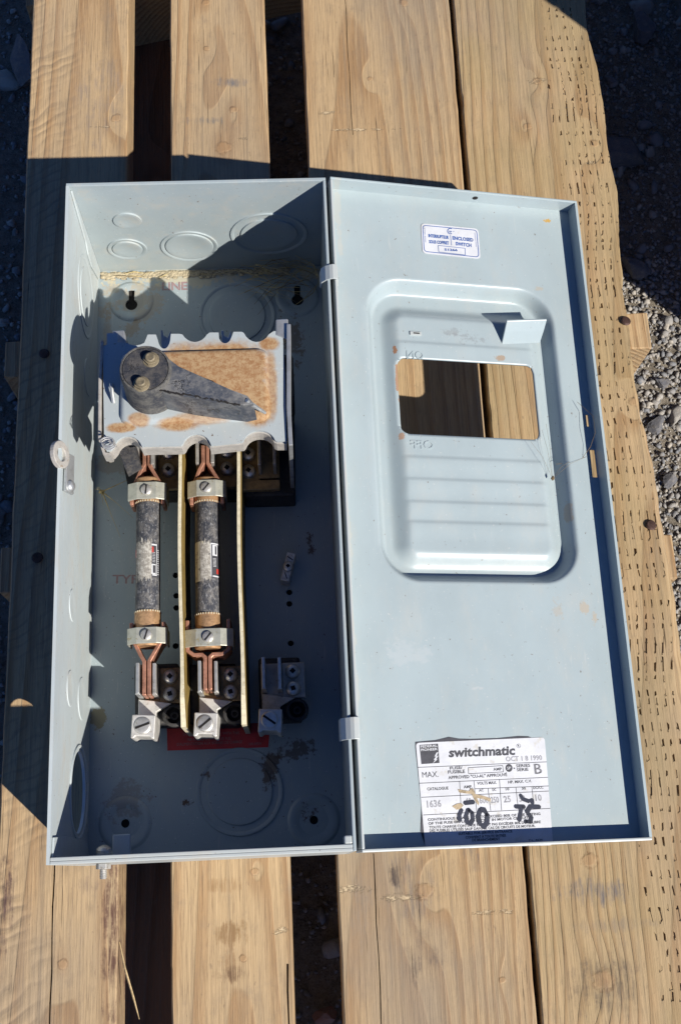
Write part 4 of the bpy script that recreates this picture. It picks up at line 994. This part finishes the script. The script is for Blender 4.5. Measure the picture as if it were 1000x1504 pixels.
def rating():
    m = MB(); TL_, TR2, BR_, BL_ = (48, 98), (908, 60), (965, 782), (112, 805)
    n = 24; pts = []
    def corner(c, a, b, r=26, k=4):
        c = Vector(c); a = (Vector(a)-c).normalized()*r; b = (Vector(b)-c).normalized()*r; return [tuple(c+a*(1-t)**2+b*t**2) for t in [i/k for i in range(k+1)]]
    for c, a, b in ((TL_, BL_, TR2), (TR2, TL_, BR_), (BR_, TR2, BL_), (BL_, BR_, TL_)): pts += corner(c, a, b)
    poly = [cp(*q) for q in pts]; k = len(poly)
    # slightly cockled sheet
    m.prism(poly, 0.0, .0004+.0, lambda x, y, z: D(x, y, LW+z))
    # dark fringe round the sheet: grime, and the edge shadow painted in
    m.prism([cp(*q) for q in ((46, 92), (110, 86), (180, 80), (270, 58), (340, 70), (420, 72), (600, 66), (735, 52), (800, 54), (820, 62), (700, 150), (100, 200), (118, 500), (84, 640), (80, 690), (100, 730), (112, 790), (90, 560), (60, 260), (46, 130))], -.0028, -.0005, lambda x, y, z: D(x, y, LW+z), 1)
    # logo block
    q = [cp(*c) for c in ((72, 112), (196, 103), (206, 232), (85, 240))]; m.add([LM(*p, .0012) for p in q], [(0, 1, 2, 3)], 1)
    def wtext(t, a, b, h): p, r = cp(*a), cp(*b); put_text(m, t, LM, p, r, h*.22/205, 0, .02, .0022, vdir=tuple(Vector((r[1]-p[1], -(r[0]-p[0]))).normalized()))
    wtext('FEDERAL', (80, 131), (191, 123), 15); wtext('PIONEER', (83, 153), (192, 146), 15)
    bolt = [(186, 162), (172, 190), (184, 188), (166, 212), (177, 211), (160, 236), (192, 208), (184, 207), (198, 184), (186, 185), (198, 160)]
    m.prism([cp(*c) for c in bolt], .0014, .0022, LM_z, 0)
    # word mark
    ctext(m, 'switchmatic', (268, 192), (710, 176), 52, 1, .035, .12); ctext(m, 'R', (730, 124), (740, 123), 12, 1)
    C = [(734+13*cos(a*pi/8), 118+13*sin(a*pi/8)) for a in range(17)]; cline(m, C, 2)
    ctext(m, 'OCT 1 8 1990', (650, 222), (892, 212), 28, 2)
    cline(m, [(60, 262), (922, 225)]); cline(m, [(72, 368), (930, 328)]); cline(m, [(84, 462), (936, 420)]); cline(m, [(98, 580), (945, 536)])
    cline(m, [(340, 352), (352, 566)]); cline(m, [(436, 350), (442, 420), (455, 558)]); cline(m, [(606, 340), (610, 400), (620, 548)]); cline(m, [(440, 405), (936, 386)])
    cline(m, [(530, 402), (548, 553)]); cline(m, [(716, 396), (732, 543)]); cline(m, [(822, 390), (838, 540)])
    ctext(m, 'MAX.', (92, 330), (200, 325), 32, 1, .0)
    ctext(m, 'FUSE/', (276, 277), (360, 271), 16); ctext(m, 'FUSIBLE', (263, 304), (377, 298), 18); ctext(m, 'APPROVED "CU-AL" APPROUVÉ', (266, 340), (658, 320), 17)
    cline(m, [(398, 264), (628, 250), (632, 292), (400, 304), (398, 264)]); ctext(m, 'AMP', (566, 284), (622, 281), 16)
    for r in (16,):
        C = [(670+23*cos(a*pi/12), 266+26*sin(a*pi/12)) for a in range(25)]; m.prism([cp(*c) for c in C[:-1]], .0012, .002, LM_z, 1)
    put2(m, 'SP', (657, 277), (683, 275), 18, 0)
    C = [(705+5*cos(a*pi/4), 268+5*sin(a*pi/4)) for a in range(8)]; m.prism([cp(*c) for c in C], .0012, .002, LM_z, 1)
    ctext(m, 'SERIES', (718, 262), (812, 257), 17); ctext(m, 'SERIE', (722, 288), (800, 284), 17)
    for dx in (0, 5): ctext(m, 'B', (842+dx, 306), (888+dx, 303), 60, 2, .0)
    ctext(m, 'CATALOGUE', (124, 416), (266, 409), 16); ctext(m, 'AMP.', (368, 402), (426, 399), 16); ctext(m, 'VOLTS MAX.', (458, 378), (588, 372), 16); ctext(m, 'HP. MAX. C.V.', (665, 370), (822, 361), 16)
    ctext(m, 'AC', (470, 424), (500, 422), 14); ctext(m, 'DC', (560, 420), (584, 418), 14); ctext(m, '10', (648, 416), (672, 415), 14); ctext(m, '30', (756, 411), (782, 410), 14); ctext(m, 'DC/CC', (832, 407), (900, 403), 14)
    ctext(m, '1636', (124, 530), (220, 524), 38, 2); ctext(m, '60', (384, 506), (420, 504), 32, 2); ctext(m, '600', (474, 503), (535, 500), 34, 2); ctext(m, '250', (550, 500), (604, 497), 34, 2); ctext(m, '25', (636, 496), (684, 493), 36, 2); ctext(m, '50', (740, 492), (780, 490), 36, 2); ctext(m, '10', (848, 486), (890, 484), 36, 2)
    rows = [('CONTINUOUS LOADS NOT TO EXCEED 80% OF THE RATING', (128, 620), (880, 580)), ('OF THE FUSE EMPLOYED EXCEPT IN MOTOR CIRCUITS.', (132, 646), (820, 604)), ('TOUTE CHARGE CONTINUE NE DOIT PAS EXCÉDER 80% DU CALIBRE', (138, 672), (882, 634)), ('DES FUSIBLES UTILISÉS SAUF DANS LE CAS DE CIRCUITS DE MOTEUR.', (140, 694), (846, 660)),
            ('SUITABLE FOR SERVICE ENTRANCE', (332, 714), (692, 696)), ('CONVIENT À TOUTE ENTRÉE', (380, 738), (650, 724)), ('DE BRANCHEMENT', (424, 756), (610, 748))]
    for t, a, b in rows: ctext(m, t, a, b, 14, 1, .03)
    ctext(m, 'T.L. 4636', (800, 756), (895, 750), 10, 1)
    # brown tape residue
    m.prism([cp(*c) for c in ((328, 408), (370, 415), (404, 420), (412, 402), (432, 404), (444, 440), (500, 452), (548, 470), (545, 492), (498, 474), (456, 466), (470, 500), (466, 516), (440, 480), (420, 440), (380, 436), (338, 430))], .002, .0035, LM_z, 3)
    m.prism([cp(*c) for c in ((290, 522), (320, 505), (350, 500), (366, 515), (345, 540), (318, 545))], .002, .0032, LM_z, 3)
    m.build('rating_label', [M_paper, M_ink, M_inkg, M_rstain], dr, 'white rating label with the words switchmatic and black marker', fixn=False)
    # marker pen strokes
    m = MB()
    def stroke(pts, w0):
        P = [Vector(cp(*q)) for q in pts]; 
        for i, (a, b) in enumerate(zip(P, P[1:])):
            d = (b-a).normalized(); n_ = Vector((-d.y, d.x)); hw = w0*.22/205/2*(1+.15*sin(i*2.3)); z = .0040+.00002*i
            e = d*hw*.4; m.add([LM(*(a-e+n_*hw), z), LM(*(b+e+n_*hw*1.05), z), LM(*(b+e-n_*hw*1.05), z), LM(*(a-e-n_*hw), z)], [(0, 1, 2, 3)], 0)
        for a in P: m.add([LM(a.x+w0*.22/205/2*cos(k*pi/5), a.y+w0*.22/205/2*sin(k*pi/5), .0041) for k in range(10)], [tuple(range(10))], 0)
    stroke([(352, 548), (338, 580), (340, 612)], 24); stroke([(378, 500), (430, 494)], 26)
    stroke([(395, 548), (382, 590), (392, 632), (412, 642), (428, 612), (424, 566), (402, 546)], 24)
    stroke([(478, 548), (464, 590), (474, 634), (500, 660), (524, 632), (524, 580), (506, 548), (484, 545)], 28)
    stroke([(748, 450), (762, 474), (800, 488), (824, 480), (826, 500)], 22)
    stroke([(716, 524), (768, 526)], 26); stroke([(752, 530), (744, 580), (738, 614)], 24)
    stroke([(870, 526), (812, 524), (790, 560), (806, 580), (818, 600), (812, 626), (782, 624)], 26)
    m.build('marker_numbers', M_marker, dr, 'handwritten marker numbers over the rating label', fixn=False)
def LM_z(x, y, z): return D(x, y, LW+z)
def put2(m, t, a, b, h, mi): p, q = cp(*a), cp(*b); put_text(m, t, LM, p, q, h*.22/205, mi, .01, .003, vdir=tuple(Vector((q[1]-p[1], -(q[0]-p[0]))).normalized()))
rating()
def sticker():
    m = MB(); sc = .12
    f = lambda X, Y: lab(600+X*.12, 320+Y*.12)
    pts = []
    def corner(c, a, b, r=50, k=5):
        c = Vector(c); a = (Vector(a)-c).normalized()*r; b = (Vector(b)-c).normalized()*r; return [tuple(c+a*(1-t)**2+b*t**2) for t in [i/k for i in range(k+1)]]
    cs = [(150, 62), (850, 130), (880, 500), (172, 430)]
    for i in range(4): pts += corner(cs[i], cs[i-1], cs[(i+1) % 4])
    m.prism([f(*q) for q in pts], 0, .002, LM_z, 0)
    pin = []
    cs2 = [(172, 88), (832, 150), (858, 478), (190, 408)]
    for i in range(4): pin += corner(cs2[i], cs2[i-1], cs2[(i+1) % 4], 40)
    def sl(P, w_=5):
        w_ *= 1.5 
        Q = [Vector(f(*q)) for q in P]; hw = w_*.12/205/2
        for a, b in zip(Q, Q[1:]):
            d = (b-a).normalized(); n_ = Vector((-d.y, d.x))*hw; m.add([LM(*(a+n_), .003), LM(*(b+n_), .003), LM(*(b-n_), .003), LM(*(a-n_), .003)], [(0, 1, 2, 3)], 1)
    sl(pin+[pin[0]], 7); sl([(510, 210), (524, 335)], 5); sl([(360, 335), (690, 370), (692, 452), (368, 415), (360, 335)], 5)
    def tx(t, a, b, h, bold=.02, mi=1, vd=None):
        p, q = f(*a), f(*b); put_text(m, t, LM, p, q, h*.12/205, mi, bold, .003, vdir=vd or tuple(Vector((q[1]-p[1], -(q[0]-p[0]))).normalized()))
    tx('INTERRUPTEUR', (242, 232), (492, 256), 46, .05); tx('SOUS COFFRET', (250, 306), (494, 324), 46, .05); tx('ENCLOSED', (536, 262), (792, 288), 50, .045); tx('SWITCH', (574, 332), (768, 354), 50, .045); tx('51266', (438, 398), (600, 406), 32, .045)
    C = [(508+32*cos(a*pi/10), 160+34*sin(a*pi/10)) for a in range(3, 18)]; sl(C, 8); tx('SP', (490, 176), (530, 180), 28, .03); tx('®', (544, 168), (556, 169), 12)
    tx('APPROVED / APPROUVÉ', (212, 300), (200, 120), 12, .01, 1); tx('CANADA STANDARDS', (832, 355), (812, 180), 12, .01, 1)
    m.build('approval_sticker', [M_paper, M_blue], dr, 'small white sticker with blue lettering ENCLOSED SWITCH', fixn=False)
sticker()

# ================================================================== FUSES (rest in the clips: things of their own)
def fuse(cx, pt, pb, lab_, patch):
    ends = {}
    Xt, Yt = P6(cx, pt, ZFZ); Xl, Yl = P6(cx, pb, ZFZ); c = ((Xt+Xl)/2, (Yt+Yl)/2); L = Yt-Yl
    T_ = thing('cartridge_fuse', lab_, 'fuse', (c[0], c[1], ZFZ), 'cartridge fuses held in the switch box')
    X = c[0]
    m = MB(); m.lathe([(FR*.96, 0), (FR, .01), (FR, L-.01), (FR*.96, L)], (X, Yl, ZFZ), (0, 1, 0), 36); m.build('fuse_body', M_fuse, T_)
    for y0_, s_ in ((Yl, -1), (Yt, 1)):
        e_ = .0 if s_ < 0 else -.065; m = MB(); m.lathe([(FR*1.06, -.04), (FR*1.07, 0), (FR*1.07, .15+e_), (FR*1.02, .17+e_), (FR*.6, .172+e_)], (X, y0_, ZFZ), (0, s_, 0), 36)
        fo = m.build('ferrule', M_copd, T_)
        m = MB()
        for k in range(30):
            a = 2*pi*k/30; m.box(-.004, .004, 0, .012, -.002, .003, (lambda a, y0_, s_: (lambda x, y, z: (X+(FR*1.07+z)*cos(a)-x*sin(a), y0_-s_*(.04-y), ZFZ+(FR*1.07+z)*sin(a)+x*cos(a))))(a, y0_, s_))
        m.build('crimp_marks', M_cream, fo)
        m = MB(); m.lathe([(FR*1.02, .175+e_), (FR*1.12, .185+e_), (FR*1.12, .215+e_), (FR*1.03, .225+e_), (.01, .226+e_)], (X, y0_, ZFZ), (0, s_, 0), 30); m.build('end_cap', M_copd, T_)
    # wrap round label patches: angle measured from +x, z up
    def curved(m, a0, a1, ya, yb, mi, rr=.001, n=10):
        vs = []
        for i in range(n+1):
            a = radians(a0+(a1-a0)*i/n); r = FR+rr; vs += [(X+r*cos(a), ya, ZFZ+r*sin(a)), (X+r*cos(a), yb, ZFZ+r*sin(a))]
        m.add(vs, [(2*i, 2*i+1, 2*i+3, 2*i+2) for i in range(n)], mi, True)
    def worn(m, a0, a1, ya, yb, mi, rr=.002):
        n = 14; rnd = random.Random(patch); vs = []
        for i in range(n+1):
            a = radians(a0+(a1-a0)*i/n); r = FR+rr; e = rnd.uniform(-.025, .025); e2 = rnd.uniform(-.03, .03); vs += [(X+r*cos(a), ya+e, ZFZ+r*sin(a)), (X+r*cos(a), yb+e2, ZFZ+r*sin(a))]
        m.add(vs, [(2*i, 2*i+1, 2*i+3, 2*i+2) for i in range(n)], mi, True)
    m = MB(); ya, yb = ypx(847, cx, .65), ypx(797, cx, .65); H = yb-ya
    if patch == 1:
        curved(m, 20, 165, ya, yb, 0, .0008, 16)
        curved(m, 38, 41.5, ya+.01, yb-.005, 1, .0016); curved(m, 38, 66, yb-.02, yb-.008, 1, .0016); curved(m, 38, 62, ya+.01, ya+.02, 1, .0016)
        curved(m, 45, 70, ya+.022, ya+.10, 1, .0016); curved(m, 47, 60, ya+.03, ya+.09, 0, .0022)
        curved(m, 56, 72, yb-.075, yb-.03, 2, .0016); curved(m, 150, 163, yb-.1, yb-.04, 2, .0016); curved(m, 163, 166, ya, yb-.01, 1, .0016)
        for k in range(7): curved(m, 48, 62, ya+.115+k*.012, ya+.118+k*.012, 1, .0016, 3)
        for k in range(12): curved(m, 26, 33, ya+.02+k*.017, ya+.028+k*.017, 1, .0016, 3)
        worn(m, 66, 150, ya-.02, yb+.02, 3, .0026)
    else:
        curved(m, 15, 75, ya, yb, 0, .0008, 16); curved(m, 105, 175, ya-.03, yb+.015, 4, .0014, 12)
        curved(m, 68, 71, ya+.0, yb-.005, 1, .0016); curved(m, 20, 70, yb-.012, yb-.002, 1, .0016); curved(m, 20, 62, ya+.0, ya+.01, 1, .0016)
        curved(m, 35, 62, yb-.10, yb-.016, 1, .0016); curved(m, 40, 50, yb-.09, yb-.024, 0, .0022); curved(m, 18, 42, ya+.025, ya+.065, 2, .0016)
        for k in range(7): curved(m, 42, 60, ya+.08+k*.010, ya+.083+k*.010, 1, .0016, 3)
        worn(m, 72, 122, ya-.03, yb+.01, 3, .0026)
    m.build('fuse_label', [M_ink, M_paper, simple('label_red', (.45, .04, .03), .5), M_worn, M_tanl], T_, fixn=False)
fuse(217.5, 734, 907, 'left charcoal cartridge fuse with copper ends and worn black label', 1)
fuse(305, 734, 911, 'right charcoal cartridge fuse with a yellowed patch on its worn label', 2)

# ================================================================== DRY GRASS, SMALL DEBRIS
def straw(name, n, box_, z0, z1, lmin, lmax, label, seed, dirs=None, mat=None, r=.005):
    rnd = random.Random(seed); m = MB()
    for _ in range(n):
        x = rnd.uniform(box_[0], box_[1]); y = rnd.uniform(box_[2], box_[3]); z = rnd.uniform(z0, z1); a = rnd.uniform(*(dirs or (-.6, .6))); l = rnd.uniform(lmin, lmax)
        dx, dy = cos(a)*l, sin(a)*l
        pts = [(x-dx/2, y-dy/2, z), (x, y+rnd.uniform(-.02, .02), z+rnd.uniform(-.01, .03)), (x+dx/2, y+dy/2, max(z0, z+rnd.uniform(-.05, .05)))]
        pts = [(min(max(p[0], X0+.05), X1-.04), min(p[1], Y1-.035), p[2]) for p in pts]
        rr = r*rnd.uniform(.5, 1.3); m.tube(pts, [rr*.6, rr, rr*.4], 4, rnd.choice((0, 0, 1)))
    o = m.build(name, [M_straw, M_strawd], None, label, kind='stuff', fixn=False); return o
straw('dry_grass', 9, (X0+.1, X0+1.3, Y1-.10, Y1-.04), ZF+.012, ZF+.03, .08, .28, 'yellow straw litter along the foot of the far wall', 3, (-.35, .35), r=.004)
straw('dry_grass', 55, (X1-.6, X1-.08, Y1-.35, Y1-.05), ZF+.02, ZF+.22, .15, .45, 'dry grass clump in the shaded upper right corner of the box', 4, (-.9, .9), r=.0035)
m = MB(); rnd = random.Random(9); V, F = icos(1)
for _ in range(850):
    x = rnd.uniform(X0+.05, X1-.3); y = Y1-.03-abs(rnd.gauss(0, .022)); s_ = rnd.uniform(.006, .018); m.add([(x+v.x*s_*1.6, y+v.y*s_-.015, ZF+.002+abs(v.z)*s_*.7) for v in V], F, 0, False)
m.build('dirt', simple('dried_mud', (.47, .40, .27), .95, 0, .2, (.3, .24, .15), 30, .4), None, 'tan dirt crumbs caught along the far wall seam', kind='stuff')
sd0 = at(155, 722, .62); s2 = at(152, 724, .1)
m = MB(); c = at(150, 722, ZF+.08)
for a, l in ((.35, .5), (-1.2, .42), (-.75, .35), (-1.45, .12), (2.9, .06), (2.4, .05)): m.tube([c, (c.x+cos(a)*l*.5, c.y+sin(a)*l*.5, c.z+.05), (c.x+cos(a)*l, c.y+sin(a)*l, c.z+.02)], [.006, .0018, .0012], 4)
m.lathe([(.001, -.03), (.018, -.01), (.014, .01), (.001, .03)], c, (1, .3, .1), 8); tag(m.build('grass_seed', M_straw, fixn=False), 'small straw coloured grass seed caught left of the fuse', 'seed')
def hair(p, name='plant_fibre'): pass
m = MB(); h0 = Vector(D(1.90, 1.72, -.1)); h1 = Vector(D(1.98, 2.0, -.02)); h2 = Vector(D(1.9, 2.18, -.15)); h3 = Vector(D(1.72, 2.2, -.2))
m.tube([h0, h0.lerp(h1, .5)+Vector((.05, 0, .02)), h1, h1.lerp(h2, .5)+Vector((.02, 0, 0)), h2, h3], .0018, 4); tag(m.build('plant_fibre', M_strawd), 'thin curved dry fibre caught on the right edge of the door', 'fibre')
m = MB(); c = Vector(D(1.66, 2.33, -FD-.03))
for q in ((1.50, 2.05), (1.60, 1.95), (1.64, 1.9), (1.95, 2.15), (1.80, 2.2)): e = Vector(D(q[0], q[1], -FD+.0)); m.tube([c, c.lerp(e, .5)+Vector((0, .02, .03)), e], .0009, 4)
m.lathe([(.001, -.02), (.015, -.006), (.012, .006), (.001, .02)], c+Vector((0, 0, .012)), (.2, 1, .2), 8); tag(m.build('grass_seed', M_strawd, fixn=False), 'brown bristly grass seed on the door right of the window', 'seed')

# ================================================================== INVENTED BLOCKERS, unseen past the right edge, added to shade the top right
def blocker(x0, x1, y0, y1, z0, z1, label):
    T_ = thing('shade_blocker', label, 'blocker', ((x0+x1)/2, (y0+y1)/2, z0)); n = 6
    for k in range(n):
        a = z0+(z1-z0)*k/n; b = z0+(z1-z0)*(k+1)/n-.02
        for bx_ in ((x0, x1, y0, y0+.2), (x0, x1, y1-.2, y1), (x0, x0+.2, y0+.201, y1-.201), (x1-.2, x1, y0+.201, y1-.201)):
            m = MB(); m.box(*bx_, a, b); m.build('plank', M_blocker, T_, bevel=.02)
    m = MB(); m.box(x0+.201, x1-.201, y0+.201, y1-.201, z0, z1-.02); m.build('lid', M_blocker, T_)
blocker(4.75, 12, 1.75, 12, -1.66, .9, 'long low wooden crate standing on the gravel beyond the right edge, added unseen to cast shade')
blocker(5.25, 11, 2.45, 11.5, .901, 5.0, 'tall wooden crate stacked on the low crate beyond the right edge, added unseen to cast shade')
for o in bpy.data.objects:
    if '_o' in o: del o['_o']
